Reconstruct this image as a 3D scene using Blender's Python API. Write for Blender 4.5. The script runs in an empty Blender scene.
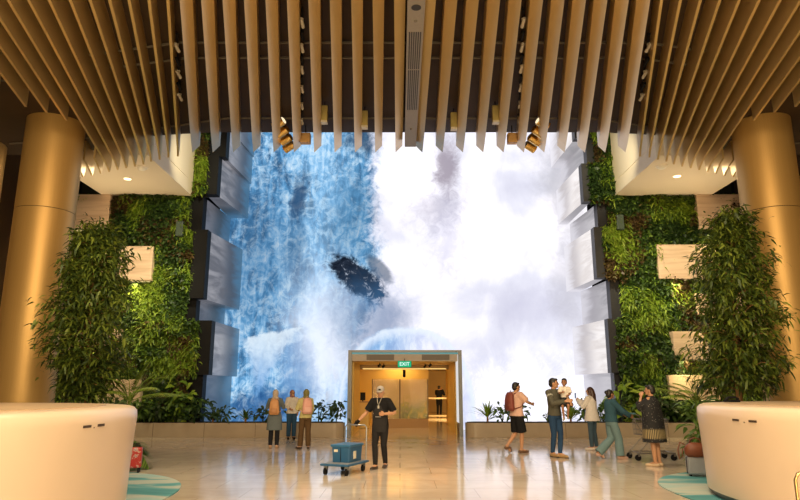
import bpy, math, random
import numpy as np
from mathutils import Vector, Matrix
random.seed(7)
rng = np.random.default_rng(11)
PI = math.pi
R = math.radians
scene = bpy.context.scene
COL = scene.collection
V = Vector

# ------------------------------------------------------------------ helpers
class MB:
    """collects vertices and faces for ONE mesh object"""
    def __init__(s):
        s.v = []; s.f = []; s.m = []
    def add(s, vs, fs, mi=0):
        o = len(s.v)
        s.v += [tuple(v) for v in vs]
        s.f += [tuple(i + o for i in f) for f in fs]
        s.m += [mi] * len(fs)
    def box(s, x0, x1, y0, y1, z0, z1, mi=0, M=None):
        vs = [V((x, y, z)) for z in (z0, z1) for y in (y0, y1) for x in (x0, x1)]
        if M: vs = [M @ v for v in vs]
        s.add(vs, [(0, 2, 3, 1), (4, 5, 7, 6), (0, 1, 5, 4), (2, 6, 7, 3), (0, 4, 6, 2), (1, 3, 7, 5)], mi)
    def prism(s, poly, y0, y1, axis='y', mi=0):
        """poly of (a,b) extruded along an axis"""
        n = len(poly)
        def P(a, b, c):
            return {'y': (a, c, b), 'z': (a, b, c), 'x': (c, a, b)}[axis]
        vs = [P(a, b, y0) for a, b in poly] + [P(a, b, y1) for a, b in poly]
        fs = [tuple(range(n)), tuple(range(2 * n - 1, n - 1, -1))]
        fs += [(i, i + n, (i + 1) % n + n, (i + 1) % n) for i in range(n)]
        s.add(vs, fs, mi)
    def rings(s, rings, cap=True, mi=0):
        n = len(rings[0]); vs = [p for r in rings for p in r]; fs = []
        for k in range(len(rings) - 1):
            for i in range(n):
                j = (i + 1) % n
                fs.append((k * n + i, k * n + j, (k + 1) * n + j, (k + 1) * n + i))
        if cap:
            fs.append(tuple(range(n - 1, -1, -1)))
            b = (len(rings) - 1) * n
            fs.append(tuple(range(b, b + n)))
        s.add(vs, fs, mi)
    def tube(s, pts, rad, n=10, mi=0, round_ends=True, cap=True):
        pts = [V(p) for p in pts]
        if not hasattr(rad, '__len__'): rad = [rad] * len(pts)
        rad = list(rad)
        if round_ends:
            d0 = (pts[0] - pts[1]).normalized(); d1 = (pts[-1] - pts[-2]).normalized()
            pts = [pts[0] + d0 * rad[0] * .8, pts[0] + d0 * rad[0] * .45] + pts + [pts[-1] + d1 * rad[-1] * .45, pts[-1] + d1 * rad[-1] * .8]
            rad = [rad[0] * .45, rad[0] * .85] + rad + [rad[-1] * .85, rad[-1] * .45]
        rs = []; ref = None
        for i, p in enumerate(pts):
            a = pts[max(i - 1, 0)]; b = pts[min(i + 1, len(pts) - 1)]
            d = (b - a).normalized()
            if ref is None:
                ref = V((0, 0, 1)) if abs(d.z) < .9 else V((0, 1, 0))
            u = (ref - d * ref.dot(d))
            if u.length < 1e-4: u = d.orthogonal()
            u.normalize(); w = d.cross(u); ref = u
            rs.append([p + (u * math.cos(2 * PI * k / n) + w * math.sin(2 * PI * k / n)) * rad[i] for k in range(n)])
        s.rings(rs, cap, mi)
    def loft(s, secs, n=20, mi=0, expo=2.0, M=None):
        """secs: (cx, cy, z, rx, ry)"""
        rs = []
        for cx, cy, z, rx, ry in secs:
            r = []
            for k in range(n):
                t = 2 * PI * k / n; c, q = math.cos(t), math.sin(t)
                p = V((cx + rx * math.copysign(abs(c) ** (2 / expo), c), cy + ry * math.copysign(abs(q) ** (2 / expo), q), z))
                r.append(M @ p if M else p)
            rs.append(r)
        s.rings(rs, True, mi)
    def ball(s, c, r, M=None, n=14, m=9, mi=0):
        rx, ry, rz = r if hasattr(r, '__len__') else (r, r, r)
        vs = []; fs = []
        for j in range(1, m):
            a = PI * j / m
            for k in range(n):
                t = 2 * PI * k / n
                vs.append(V((c[0] + rx * math.sin(a) * math.cos(t), c[1] + ry * math.sin(a) * math.sin(t), c[2] - rz * math.cos(a))))
        bot = len(vs); vs.append(V((c[0], c[1], c[2] - rz))); top = len(vs); vs.append(V((c[0], c[1], c[2] + rz)))
        for j in range(m - 2):
            for k in range(n):
                q = (k + 1) % n
                fs.append((j * n + k, j * n + q, (j + 1) * n + q, (j + 1) * n + k))
        for k in range(n):
            q = (k + 1) % n
            fs.append((bot, q, k)); fs.append((top, (m - 2) * n + k, (m - 2) * n + q))
        if M: vs = [M @ v for v in vs]
        s.add(vs, fs, mi)
    def mesh(s, name):
        me = bpy.data.meshes.new(name)
        me.from_pydata(s.v, [], s.f)
        if any(s.m): me.polygons.foreach_set('material_index', s.m)
        me.update()
        return me
    def build(s, name, mats, parent=None, smooth=False, bevel=0, M=None):
        me = s.mesh(name)
        return link(name, me, mats, parent, smooth, bevel, M)
    def remesh(s, name, mats, parent=None, voxel=.01, smooth=4, M=None):
        """fuse every overlapping piece into one continuous skin"""
        me = s.mesh(name + '_raw')
        o = bpy.data.objects.new('raw', me); COL.objects.link(o)
        a = o.modifiers.new('r', 'REMESH'); a.mode = 'VOXEL'; a.voxel_size = voxel
        if smooth:
            b = o.modifiers.new('s', 'SMOOTH'); b.iterations = smooth; b.factor = .5
        dg = bpy.context.evaluated_depsgraph_get()
        out = bpy.data.meshes.new_from_object(o.evaluated_get(dg))
        bpy.data.objects.remove(o); bpy.data.meshes.remove(me)
        out.name = name
        return link(name, out, mats, parent, True, 0, M)

def link(name, me, mats, parent=None, smooth=False, bevel=0, M=None):
    o = bpy.data.objects.new(name, me); COL.objects.link(o)
    if mats is not None:
        for m in (mats if isinstance(mats, (list, tuple)) else [mats]):
            me.materials.append(m)
    if smooth:
        me.polygons.foreach_set('use_smooth', [True] * len(me.polygons))
        if len(me.polygons) < 20000: me.set_sharp_from_angle(angle=R(55))
    if bevel:
        b = o.modifiers.new('bevel', 'BEVEL'); b.width = bevel; b.segments = 2; b.limit_method = 'ANGLE'
    if M is not None: o.matrix_local = M
    if parent is not None: o.parent = parent
    return o

def tag(o, label, cat, group=None, kind=None):
    o['label'] = label; o['category'] = cat
    if group: o['group'] = group
    if kind: o['kind'] = kind
    return o
def thing(name, label, cat, loc=(0, 0, 0), rz=0, group=None, kind=None):
    o = bpy.data.objects.new(name, None); COL.objects.link(o)
    o.location = loc; o.rotation_euler = (0, 0, rz); o.empty_display_size = .2
    return tag(o, label, cat, group, kind)
def struct(o, label=None):
    o['kind'] = 'structure'
    if label: o['label'] = label
    return o
ORD = ['first', 'second', 'third', 'fourth', 'fifth', 'sixth', 'seventh', 'eighth', 'ninth', 'tenth', 'eleventh', 'twelfth', 'thirteenth', 'fourteenth']

# ------------------------------------------------------------------ node graph helper
class NG:
    def __init__(s, name):
        s.mat = bpy.data.materials.new(name); s.mat.use_nodes = True
        s.t = s.mat.node_tree; s.t.nodes.clear()
        s.out = s.t.nodes.new('ShaderNodeOutputMaterial')
    def n(s, typ, **kw):
        nd = s.t.nodes.new(typ)
        for k, v in kw.items(): setattr(nd, k, v)
        return nd
    def put(s, sock, val):
        if hasattr(val, 'is_linked') or isinstance(val, bpy.types.NodeSocket): s.t.links.new(val, sock)
        else:
            if hasattr(val, '__len__') and len(val) == 3 and sock.type == 'RGBA': val = (*val, 1)
            sock.default_value = val
    def m(s, op, a, b=0.0, clamp=False):
        nd = s.n('ShaderNodeMath', operation=op, use_clamp=clamp)
        s.put(nd.inputs[0], a); s.put(nd.inputs[1], b)
        return nd.outputs[0]
    def coord(s, which='Object'):
        return s.n('ShaderNodeTexCoord').outputs[which]
    def sep(s, v):
        nd = s.n('ShaderNodeSeparateXYZ'); s.put(nd.inputs[0], v); return nd.outputs
    def comb(s, x, y, z):
        nd = s.n('ShaderNodeCombineXYZ')
        for i, q in enumerate((x, y, z)): s.put(nd.inputs[i], q)
        return nd.outputs[0]
    def map(s, v, scale=(1, 1, 1), loc=(0, 0, 0), rot=(0, 0, 0)):
        nd = s.n('ShaderNodeMapping'); s.put(nd.inputs[0], v)
        nd.inputs['Scale'].default_value = scale; nd.inputs['Location'].default_value = loc; nd.inputs['Rotation'].default_value = rot
        return nd.outputs[0]
    def noise(s, v, scale=1, detail=4, rough=.5, dist=0, out='Fac'):
        nd = s.n('ShaderNodeTexNoise'); s.put(nd.inputs['Vector'], v)
        nd.inputs['Scale'].default_value = scale; nd.inputs['Detail'].default_value = detail
        nd.inputs['Roughness'].default_value = rough; nd.inputs['Distortion'].default_value = dist
        return nd.outputs[out]
    def voro(s, v, scale=1, feature='F1', out='Distance'):
        nd = s.n('ShaderNodeTexVoronoi', feature=feature); s.put(nd.inputs['Vector'], v)
        nd.inputs['Scale'].default_value = scale
        return nd.outputs[out]
    def ss(s, v, a, b, lo=0., hi=1.):
        nd = s.n('ShaderNodeMapRange', interpolation_type='SMOOTHSTEP'); s.put(nd.inputs[0], v)
        nd.inputs[1].default_value = a; nd.inputs[2].default_value = b
        nd.inputs[3].default_value = lo; nd.inputs[4].default_value = hi
        return nd.outputs[0]
    def mix(s, f, a, b, mode='MIX'):
        nd = s.n('ShaderNodeMix', data_type='RGBA', blend_type=mode)
        s.put(nd.inputs[0], f); s.put(nd.inputs[6], a); s.put(nd.inputs[7], b)
        return nd.outputs[2]
    def ramp(s, f, stops):
        nd = s.n('ShaderNodeValToRGB'); s.put(nd.inputs[0], f); e = nd.color_ramp.elements
        while len(e) < len(stops): e.new(.5)
        for q, (p, c) in zip(e, stops): q.position = p; q.color = (*c, 1)
        return nd.outputs[0]
    def bump(s, h, strength=.3, dist=.02):
        nd = s.n('ShaderNodeBump'); nd.inputs['Strength'].default_value = strength; nd.inputs['Distance'].default_value = dist
        s.put(nd.inputs['Height'], h); return nd.outputs[0]
    def pbr(s, color, rough=.5, metal=0., **kw):
        nd = s.n('ShaderNodeBsdfPrincipled')
        s.put(nd.inputs['Base Color'], color); s.put(nd.inputs['Roughness'], rough); s.put(nd.inputs['Metallic'], metal)
        for k, v in kw.items(): s.put(nd.inputs[k.replace('_', ' ')], v)
        s.t.links.new(nd.outputs[0], s.out.inputs[0]); return nd

_cache = {}
def M(name, color, rough=.5, metal=0., var=.12, scale=12, **kw):
    """plain surface with slight procedural variation"""
    if name in _cache: return _cache[name]
    g = NG(name)
    nz = g.noise(g.coord(), scale, 3)
    c = g.mix(nz, tuple(x * (1 - var) for x in color), tuple(min(1, x * (1 + var)) for x in color))
    g.pbr(c, rough, metal, **kw)
    _cache[name] = g.mat
    return g.mat
def glow(name, color, strength):
    g = NG(name)
    e = g.n('ShaderNodeEmission'); g.put(e.inputs[0], color); e.inputs[1].default_value = strength
    g.t.links.new(e.outputs[0], g.out.inputs[0]); return g.mat

# ------------------------------------------------------------------ materials
def floor_mat():
    g = NG('polished_marble'); co = g.coord()
    x, y, z = g.sep(co)
    br = g.n('ShaderNodeTexBrick'); g.put(br.inputs['Vector'], co)
    br.inputs['Scale'].default_value = 1; br.inputs['Brick Width'].default_value = 1.2; br.inputs['Row Height'].default_value = .9
    br.inputs['Mortar Size'].default_value = .006; br.offset = 0.5
    br.inputs['Color1'].default_value = (0, 0, 0, 1); br.inputs['Color2'].default_value = (1, 1, 1, 1); br.inputs['Mortar'].default_value = (.5, .5, .5, 1)
    n1 = g.noise(co, .9, 6, .6, 1.2); n2 = g.noise(co, 5, 5, .6, .8)
    base = g.mix(g.ss(n1, .3, .7), (.60, .50, .39), (.76, .66, .53))
    base = g.mix(g.m('MULTIPLY', n2, .35), base, (.50, .38, .26))
    base = g.mix(g.m('MULTIPLY', br.outputs['Color'], .18), base, (.76, .65, .50))
    base = g.mix(br.outputs['Fac'], base, (.42, .33, .24))
    ro = g.m('ADD', g.m('MULTIPLY', n2, .10), .06)
    g.pbr(base, ro, 0, Specular_IOR_Level=.75)
    return g.mat
def brass_mat():
    g = NG('brushed_brass'); co = g.coord()
    st = g.noise(g.map(co, (60, 60, .5)), 1, 3)
    c = g.mix(st, (.50, .30, .09), (.58, .36, .12))
    g.pbr(c, g.m('ADD', g.m('MULTIPLY', st, .08), .42), .5); return g.mat
def fin_mat():
    g = NG('bronze_fin'); co = g.coord()
    st = g.noise(co, 1.5, 3)
    c = g.mix(st, (.55, .375, .15), (.63, .445, .19))
    g.pbr(c, .33, .42); return g.mat
def wood_mat():
    g = NG('pale_wood'); co = g.coord()
    gr = g.noise(g.map(co, (.35, .35, 5)), 1.6, 4, .55, .6)
    c = g.mix(g.ss(gr, .3, .7), (.60, .42, .28), (.74, .56, .40))
    g.pbr(c, .5); return g.mat
def leaf_mat(name, stops, rough=.5, trans=.25):
    g = NG(name)
    geo = g.n('ShaderNodeNewGeometry')
    big = g.noise(g.coord(), .8, 3)
    f = g.m('ADD', g.m('MULTIPLY', geo.outputs['Random Per Island'], .65), g.m('MULTIPLY', big, .35))
    c = g.ramp(f, stops)
    p = g.pbr(c, rough)
    tr = g.n('ShaderNodeBsdfTranslucent'); g.put(tr.inputs[0], c)
    mx = g.n('ShaderNodeMixShader'); mx.inputs[0].default_value = trans
    g.t.links.new(p.outputs[0], mx.inputs[1]); g.t.links.new(tr.outputs[0], mx.inputs[2])
    g.t.links.new(mx.outputs[0], g.out.inputs[0]); return g.mat

FLOOR = floor_mat(); BRASS = brass_mat(); FIN = fin_mat(); WOOD = wood_mat()
CREAM = M('cream_plaster', (.80, .66, .47), .6, var=.04, scale=1)
DARKCEIL = M('dark_ceiling', (.050, .028, .013), .7, var=.2, scale=3)
BLACKM = M('black_metal', (.007, .007, .008), .6, Specular_IOR_Level=.2)
CHARC = M('charcoal_edge', (.030, .030, .034), .5)
RAIL = M('ceiling_rail', (.13, .11, .085), .5)
STONE = M('planter_stone', (.44, .35, .25), .35, var=.12, scale=3)
BARK = M('bark', (.30, .15, .055), .8, var=.3, scale=25)
SOIL = M('soil', (.03, .02, .012), .9)
COUNTER = M('cream_solid_surface', (.84, .66, .48), .30, var=.03, scale=2)
G_MID = leaf_mat('leaf_mid', [(0, (.020, .050, .006)), (.5, (.075, .15, .018)), (1, (.22, .33, .045))])
G_BRIGHT = leaf_mat('leaf_bright', [(0, (.09, .17, .012)), (.5, (.22, .34, .025)), (1, (.42, .50, .07))])
G_DARK = leaf_mat('leaf_dark', [(0, (.010, .026, .006)), (.6, (.035, .075, .016)), (1, (.09, .15, .03))])
G_RED = leaf_mat('leaf_russet', [(0, (.035, .018, .010)), (.6, (.10, .06, .02)), (1, (.17, .15, .03))])
G_TREE = leaf_mat('leaf_tree', [(0, (.012, .026, .004)), (.45, (.06, .10, .013)), (1, (.30, .36, .045))])
G_PALM = leaf_mat('leaf_palm', [(0, (.08, .16, .015)), (.5, (.20, .30, .03)), (1, (.42, .48, .09))])

# ------------------------------------------------------------------ video picture
def screen_mat():
    g = NG('waterfall_picture'); co = g.coord()
    x, y, z = g.sep(co)
    p2 = g.comb(x, 0., z)
    warp = g.noise(p2, .55, 5, .6, .5, 'Color')
    wv = g.n('ShaderNodeVectorMath', operation='MULTIPLY_ADD'); g.put(wv.inputs[0], warp); wv.inputs[1].default_value = (1.5, 0, 1.5); g.put(wv.inputs[2], p2)
    wp = wv.outputs[0]                      # warped position (offset about +.75)
    wx, wy, wz = g.sep(wp)
    wx = g.m('SUBTRACT', wx, .75); wz = g.m('SUBTRACT', wz, .75)
    fine = g.noise(p2, 2.6, 8, .68, .9)
    streak = g.noise(g.map(p2, (2.2, 1, .42)), 1.0, 8, .62, 1.4)
    cloud = g.noise(p2, .42, 6, .6, .8)
    foam = g.m('SUBTRACT', 1., g.m('ABSOLUTE', g.m('MULTIPLY', g.m('SUBTRACT', g.noise(g.map(p2, (1.2, 1, .9)), 1.1, 10, .74, .6), .5), 11.)), True)
    def ell(cx, cz, rx, rz, ang=0., soft=.5, wob=1., src=(wx, wz)):
        dx = g.m('SUBTRACT', src[0], cx); dz = g.m('SUBTRACT', src[1], cz)
        c, q = math.cos(R(ang)), math.sin(R(ang))
        u = g.m('DIVIDE', g.m('ADD', g.m('MULTIPLY', dx, c), g.m('MULTIPLY', dz, q)), rx)
        w = g.m('DIVIDE', g.m('SUBTRACT', g.m('MULTIPLY', dz, c), g.m('MULTIPLY', dx, q)), rz)
        d = g.m('SQRT', g.m('ADD', g.m('MULTIPLY', u, u), g.m('MULTIPLY', w, w)))
        d = g.m('ADD', d, g.m('MULTIPLY', g.m('SUBTRACT', fine, .5), wob))
        return g.ss(d, 1 + soft, 1 - soft)
    # blue water
    big = g.noise(g.map(p2, (.55, 1, .30)), .8, 5, .62, 1.8)
    t = g.m('ADD', g.m('ADD', g.m('MULTIPLY', streak, .9), g.m('MULTIPLY', big, 1.1)), g.m('ADD', g.m('MULTIPLY', fine, .5), -.70))
    blue = g.ramp(t, [(.27, (.018, .075, .17)), (.42, (.055, .19, .39)), (.55, (.13, .38, .69)), (.68, (.32, .61, .92)), (.84, (.78, .93, 1.05))])
    blue = g.mix(g.m('MULTIPLY', g.m('MULTIPLY', foam, g.ss(fine, .40, .62)), .62), blue, (.72, .90, 1.0))
    # brighter column of falling water and white mist
    blue = g.mix(g.m('MULTIPLY', ell(-3.0, 3.6, 1.25, 2.3, 8, .9), .97), blue, (.92, .97, 1.1))
    blue = g.mix(g.m('MULTIPLY', ell(-3.4, 8.5, 1.0, 4.0, 0, .9), .30), blue, (.40, .70, 1.0))
    # darker pools
    blue = g.mix(g.m('MULTIPLY', ell(-6.0, 7.0, 1.6, 3.0, 0, .9), .60), blue, (.05, .15, .30))
    blue = g.mix(g.m('MULTIPLY', ell(-5.3, .7, 1.5, .9, 15, .6), .75), blue, (.015, .075, .25))
    blue = g.mix(g.m('MULTIPLY', ell(-4.4, 9.4, .34, .8, -8, .5), .85), blue, (.02, .06, .15))
    blue = g.mix(g.m('MULTIPLY', ell(-4.3, 7.3, .40, 1.3, 0, .9), .55), blue, (.03, .10, .22))
    blue = g.mix(g.m('MULTIPLY', ell(-1.9, 8.6, .95, 2.2, 0, .8), .60), blue, (.07, .20, .36))
    blue = g.mix(g.m('MULTIPLY', ell(-1.6, 12.1, .75, .6, 0, .5), .80), blue, (.035, .07, .13))
    # pale ledge low in the picture
    wob = g.m('MULTIPLY', g.m('SUBTRACT', fine, .5), .9)
    e1 = g.ss(g.m('ADD', g.m('SUBTRACT', g.m('ADD', g.m('MULTIPLY', x, .20), 4.87), z), g.m('MULTIPLY', wob, .5)), -.05, .12)
    e2 = g.ss(g.m('ADD', g.m('SUBTRACT', g.m('SUBTRACT', g.m('MULTIPLY', z, .573), 6.38), x), wob), -.15, .25)
    e3 = g.ss(g.m('ADD', g.m('ADD', x, g.m('ADD', g.m('MULTIPLY', z, .306), 5.41)), wob), -.1, .5)
    wedge = g.m('MULTIPLY', g.m('MULTIPLY', e1, e2), e3)
    wcol = g.mix(g.ss(g.m('ADD', z, wob), 1.2, 3.9), (.16, .40, .78), (.80, .91, 1.0))
    blue = g.mix(g.m('MULTIPLY', wedge, .8), blue, wcol)
    blue = g.mix(g.m('MULTIPLY', ell(-4.1, 2.2, .7, 1.2, 15, .6), .55), blue, (.10, .26, .55))
    # white water
    soft = g.noise(p2, .33, 3, .45, .4)
    wn = g.m('ADD', g.m('ADD', g.m('MULTIPLY', soft, .62), g.m('MULTIPLY', cloud, .22)), g.m('ADD', g.m('MULTIPLY', big, .16), .02))
    white = g.ramp(wn, [(.28, (.62, .62, .77)), (.46, (.86, .86, .98)), (.64, (1.45, 1.40, 1.48))])
    white = g.mix(g.m('MULTIPLY', ell(2.0, 10.8, .5, 1.1, 0, .7, 1.8), .9), white, (.36, .31, .38))
    white = g.mix(g.m('MULTIPLY', ell(1.6, 9.0, 1.2, .7, 20, .9, 1.8), .6), white, (.45, .42, .52))
    white = g.mix(g.m('MULTIPLY', ell(2.0, 7.4, .7, 1.5, 0, .9, 1.6), .55), white, (.45, .45, .62))
    white = g.mix(g.m('MULTIPLY', ell(5.2, 4.8, 1.5, .7, 0, .9, 1.4), .35), white, (.55, .54, .72))
    white = g.mix(g.m('MULTIPLY', ell(7.0, 9.6, .9, 2.6, 12, .8, 1.2), .55), white, (.42, .40, .42))
    white = g.mix(g.m('MULTIPLY', ell(6.9, 5.6, .6, 1.8, 10, .9, 1.2), .45), white, (.48, .46, .50))
    low = g.m('MULTIPLY', g.ss(z, 4.2, 1.2), g.m('MULTIPLY', foam, .5))
    white = g.mix(low, white, (.62, .66, .90))
    # border between blue and white leans out to the lower side
    edge = g.m('ADD', g.m('ADD', wx, 1.15), g.m('MULTIPLY', g.m('SUBTRACT', fine, .5), 1.3))
    edge = g.m('ADD', edge, g.ss(z, 5.0, 2.5, 0., .9))
    c = g.mix(g.ss(edge, -.35, .55), blue, white)
    # boulders in the fall
    rockc = g.ramp(fine, [(.35, (.006, .010, .020)), (.54, (.022, .032, .055)), (.66, (.42, .48, .58))])
    c = g.mix(ell(-1.75, 6.0, 1.35, .56, -34, .22, 1.3, (x, g.m('ADD', z, g.m('MULTIPLY', g.m('SUBTRACT', cloud, .5), .9)))), c, rockc)
    c = g.mix(g.m('MULTIPLY', ell(-.85, 6.4, .75, .30, -48, .3, .6, (x, z)), .8), c, (.09, .13, .20))
    # domed water curtain over the doorway
    dx = g.m('DIVIDE', g.m('SUBTRACT', x, .25), 2.75); dz = g.m('DIVIDE', g.m('SUBTRACT', z, .4), 3.62)
    dd = g.m('SQRT', g.m('ADD', g.m('POWER', g.m('ABSOLUTE', dx), 2.4), g.m('POWER', g.m('ABSOLUTE', dz), 2.4)))
    dd = g.m('ADD', dd, g.m('MULTIPLY', g.m('SUBTRACT', fine, .5), .10))
    dome = g.ss(dd, 1.02, .96)
    lr = g.ss(x, -1.2, 1.6)
    dn = g.noise(g.map(p2, (1.6, 1, .7)), 1.3, 8, .66, .6)
    dcol = g.mix(lr, g.ramp(dn, [(.32, (.10, .28, .60)), (.5, (.28, .52, .86)), (.66, (.72, .88, 1.0))]), g.ramp(dn, [(.32, (.58, .63, .92)), (.6, (.92, .93, 1.02))]))
    c = g.mix(g.m('MULTIPLY', ell(-1.2, 4.35, 1.5, 1.3, -12, .7), .62), c, (.06, .17, .36))
    rim = g.m('MULTIPLY', g.ss(dd, .82, .98), dome)
    dcol = g.mix(g.m('MULTIPLY', rim, .85), dcol, (.84, .93, 1.05))
    c = g.mix(g.m('MULTIPLY', dome, .92), c, dcol)
    e = g.n('ShaderNodeEmission'); g.put(e.inputs[0], c); e.inputs[1].default_value = SCREEN_E
    g.t.links.new(e.outputs[0], g.out.inputs[0]); return g.mat
SCREEN_E = 1.02
def side_mat(name, a, b, shade, tint, strength):
    """stepped side faces of the video wall: streaked stone picture with painted shade"""
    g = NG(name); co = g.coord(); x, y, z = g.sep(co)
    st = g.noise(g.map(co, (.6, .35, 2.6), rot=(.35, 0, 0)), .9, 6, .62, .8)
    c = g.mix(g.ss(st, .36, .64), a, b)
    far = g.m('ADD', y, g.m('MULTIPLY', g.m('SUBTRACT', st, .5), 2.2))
    c = g.mix(g.m('MULTIPLY', g.ss(far, 23.2, 24.5), .9), c, shade)  # shadow at the back of the steps, painted into the colour
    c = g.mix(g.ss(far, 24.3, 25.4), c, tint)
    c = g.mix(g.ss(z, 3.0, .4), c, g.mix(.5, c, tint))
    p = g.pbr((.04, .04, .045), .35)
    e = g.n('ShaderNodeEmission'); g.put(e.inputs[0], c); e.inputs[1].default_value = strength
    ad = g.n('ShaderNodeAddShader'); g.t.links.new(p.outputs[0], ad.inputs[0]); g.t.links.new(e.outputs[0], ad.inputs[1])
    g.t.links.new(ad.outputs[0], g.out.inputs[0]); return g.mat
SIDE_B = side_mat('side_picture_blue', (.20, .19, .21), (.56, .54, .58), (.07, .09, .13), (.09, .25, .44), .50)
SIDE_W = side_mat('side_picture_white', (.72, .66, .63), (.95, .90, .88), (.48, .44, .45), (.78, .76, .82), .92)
SIDE_B_SHADED = side_mat('side_picture_shaded_blue', (.10, .10, .12), (.26, .26, .30), (.04, .07, .10), (.08, .22, .40), .5)  # darker copies: shade of undersides and recessed steps painted in
SIDE_W_SHADED = side_mat('side_picture_shaded_white', (.30, .29, .31), (.50, .48, .50), (.36, .34, .37), (.66, .64, .70), .85)

# ------------------------------------------------------------------ room shell
b = MB(); b.box(-16, 16, -4, 48, -.2, 0); struct(b.build('floor', FLOOR), 'polished beige marble floor')
# dark ceiling over the hall, its far edge bowed away towards the columns
b = MB()
edge = [(-14, 17.9), (-10.5, 17.9), (-9.2, 17.6), (-8.0, 16.95), (-6.9, 16.45), (-6.0, 16.3), (-5, 16.2), (5.5, 16.2), (6.5, 16.3), (7.4, 16.45), (8.5, 16.95), (9.7, 17.6), (11.0, 17.9), (14.5, 17.9)]
b.prism([(-14, 2)] + edge + [(14.5, 2)], 8.485, 8.8, 'z')
struct(b.build('ceiling', DARKCEIL), 'dark brown ceiling above the bronze fins')
b = MB(); b.box(-14.3, -14, -4, 26, 0, 15); struct(b.build('wall_left', M('brown_wall', (.10, .055, .025), .6)), 'dark brown side wall beyond the blue water')
b = MB(); b.box(14.5, 14.8, -4, 26, 0, 15); struct(b.build('wall_right', M('brown_wall', (.10, .055, .025), .6)), 'dark brown side wall beyond the white water')
b = MB()
b.box(-14, -7.0, 26.0, 26.2, 0, 15); b.box(7.0, 14.5, 26.0, 26.2, 0, 15); b.box(-7, 7, 26.0, 26.2, 3.0, 15)
struct(b.build('wall_back', BLACKM), 'black wall carrying the video screen')
b = MB(); b.box(-14, 14.5, 17.0, 26.2, 14.6, 14.9); struct(b.build('ceiling', DARKCEIL), 'high dark ceiling above the video wall')

# ceiling rails (thin lines across the dark ceiling)
def rail(y, dy, label):
    b = MB()
    pts = [(-11.2, y + dy * 2.2, 8.44), (-8.5, y + dy * 1.6, 8.44), (-6.3, y + dy * .75, 8.44), (-4.5, y + .02, 8.44), (5.0, y + .02, 8.44), (6.8, y + dy * .75, 8.44), (9, y + dy * 1.6, 8.44), (11.7, y + dy * 2.2, 8.44)]
    b.tube(pts, .028, 6, round_ends=False)
    tag(b.build('ceiling_rail', RAIL), label, 'rail', 'thin rails across the ceiling')
rail(11.5, .6, 'grey rail across dark ceiling, the one nearest the viewer')
rail(12.1, .6, 'grey rail across dark ceiling, middle of the three')
rail(15.15, .8, 'grey rail across dark ceiling, close to its edge by the screen')

# ------------------------------------------------------------------ ceiling fins
AX = .245
def centre_fin(side, k):
    y0, y1 = 5.8, 16.22
    def off(y): return .342 + .3555 * k + (.027 + .2025 * k) * (y - 9.306) / 6.948
    w = .19
    b = MB(); secs = []
    N = 16
    for i in range(N + 1):
        y = y0 + (y1 - y0) * i / N
        o = off(y)
        lift = .0
        lift = .11 * max(0., (y - 14.2) / 2.0) ** 2
        q = [(o, 7.79 + lift), (o - w, 7.99 + lift), (o - w, 8.485), (o, 8.485)]
        secs.append([V((AX + side * a, y, z)) for a, z in q])
    if side > 0: secs = [s[::-1] for s in secs]
    b.rings(secs)
    o = b.build('ceiling_fin', FIN)
    where = 'blue water' if side < 0 else 'white water'
    tag(o, f'wide bronze ceiling fin, {ORD[k]} from the vent strip toward the {where}', 'ceiling fin', 'wide fins at the middle of the ceiling')
for k in range(11):
    centre_fin(-1, k); centre_fin(1, k)
sidefins = [((-3.861, 9.288), (-6.093, 16.245)), ((-4.176, 9.288), (-6.381, 16.326)), ((-4.509, 9.288), (-6.687, 16.497)), ((-4.833, 9.288), (-6.984, 16.65)),
            ((-5.157, 9.288), (-7.29, 16.875)), ((-5.49, 9.288), (-7.605, 17.055)), ((-5.841, 9.288), (-7.911, 17.19)), ((-6.183, 9.288), (-8.226, 17.343)), ((-6.525, 9.288), (-8.55, 17.505)),
            ((-6.858, 9.288), (-8.05, 14.1)), ((-7.2, 9.288), (-8.28, 13.65)), ((-7.56, 9.288), (-8.59, 13.35)), ((-7.965, 9.288), (-8.955, 12.87)), ((-8.37, 9.288), (-9.36, 12.78))]
behind = [((-8.62, 16.7), (-8.874, 17.667)), ((-8.96, 16.8), (-9.225, 17.847)), ((-9.28, 16.85), (-9.558, 17.982))]
def side_fin(side, a, c, label, back=True, grp='narrow fins beside the middle ones', cut=False):
    A = V((a[0], a[1], 0)); C = V((c[0], c[1], 0)); d = (C - A).normalized()
    A2 = A - d * 3.9 if back else A
    n = V((-d.y, d.x, 0)) * .024
    L = (C - A2).length
    if cut: prof = [(0, 7.90), (L, 7.90), (L + .01, 8.20), (L, 8.485), (0, 8.485)]
    else: prof = [(0, 7.92), (L * .5, 7.90), (L - .5, 7.88), (L - .2, 7.85), (L, 7.80), (L + .10, 8.02), (L + .12, 8.24), (L + .02, 8.485), (0, 8.485)]
    b = MB(); n_ = len(prof)
    vs = []
    for sgn in (-1, 1):
        for t, z in prof:
            p = A2 + d * t + n * sgn
            X = p.x if side < 0 else 2 * AX - p.x
            vs.append((X, p.y, z))
    fs = [tuple(range(n_)), tuple(range(2 * n_ - 1, n_ - 1, -1))] + [(i, i + n_, (i + 1) % n_ + n_, (i + 1) % n_) for i in range(n_)]
    if side > 0: fs = [f[::-1] for f in fs]
    b.add(vs, fs)
    tag(b.build('ceiling_fin', FIN), label, 'ceiling fin', grp)
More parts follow.
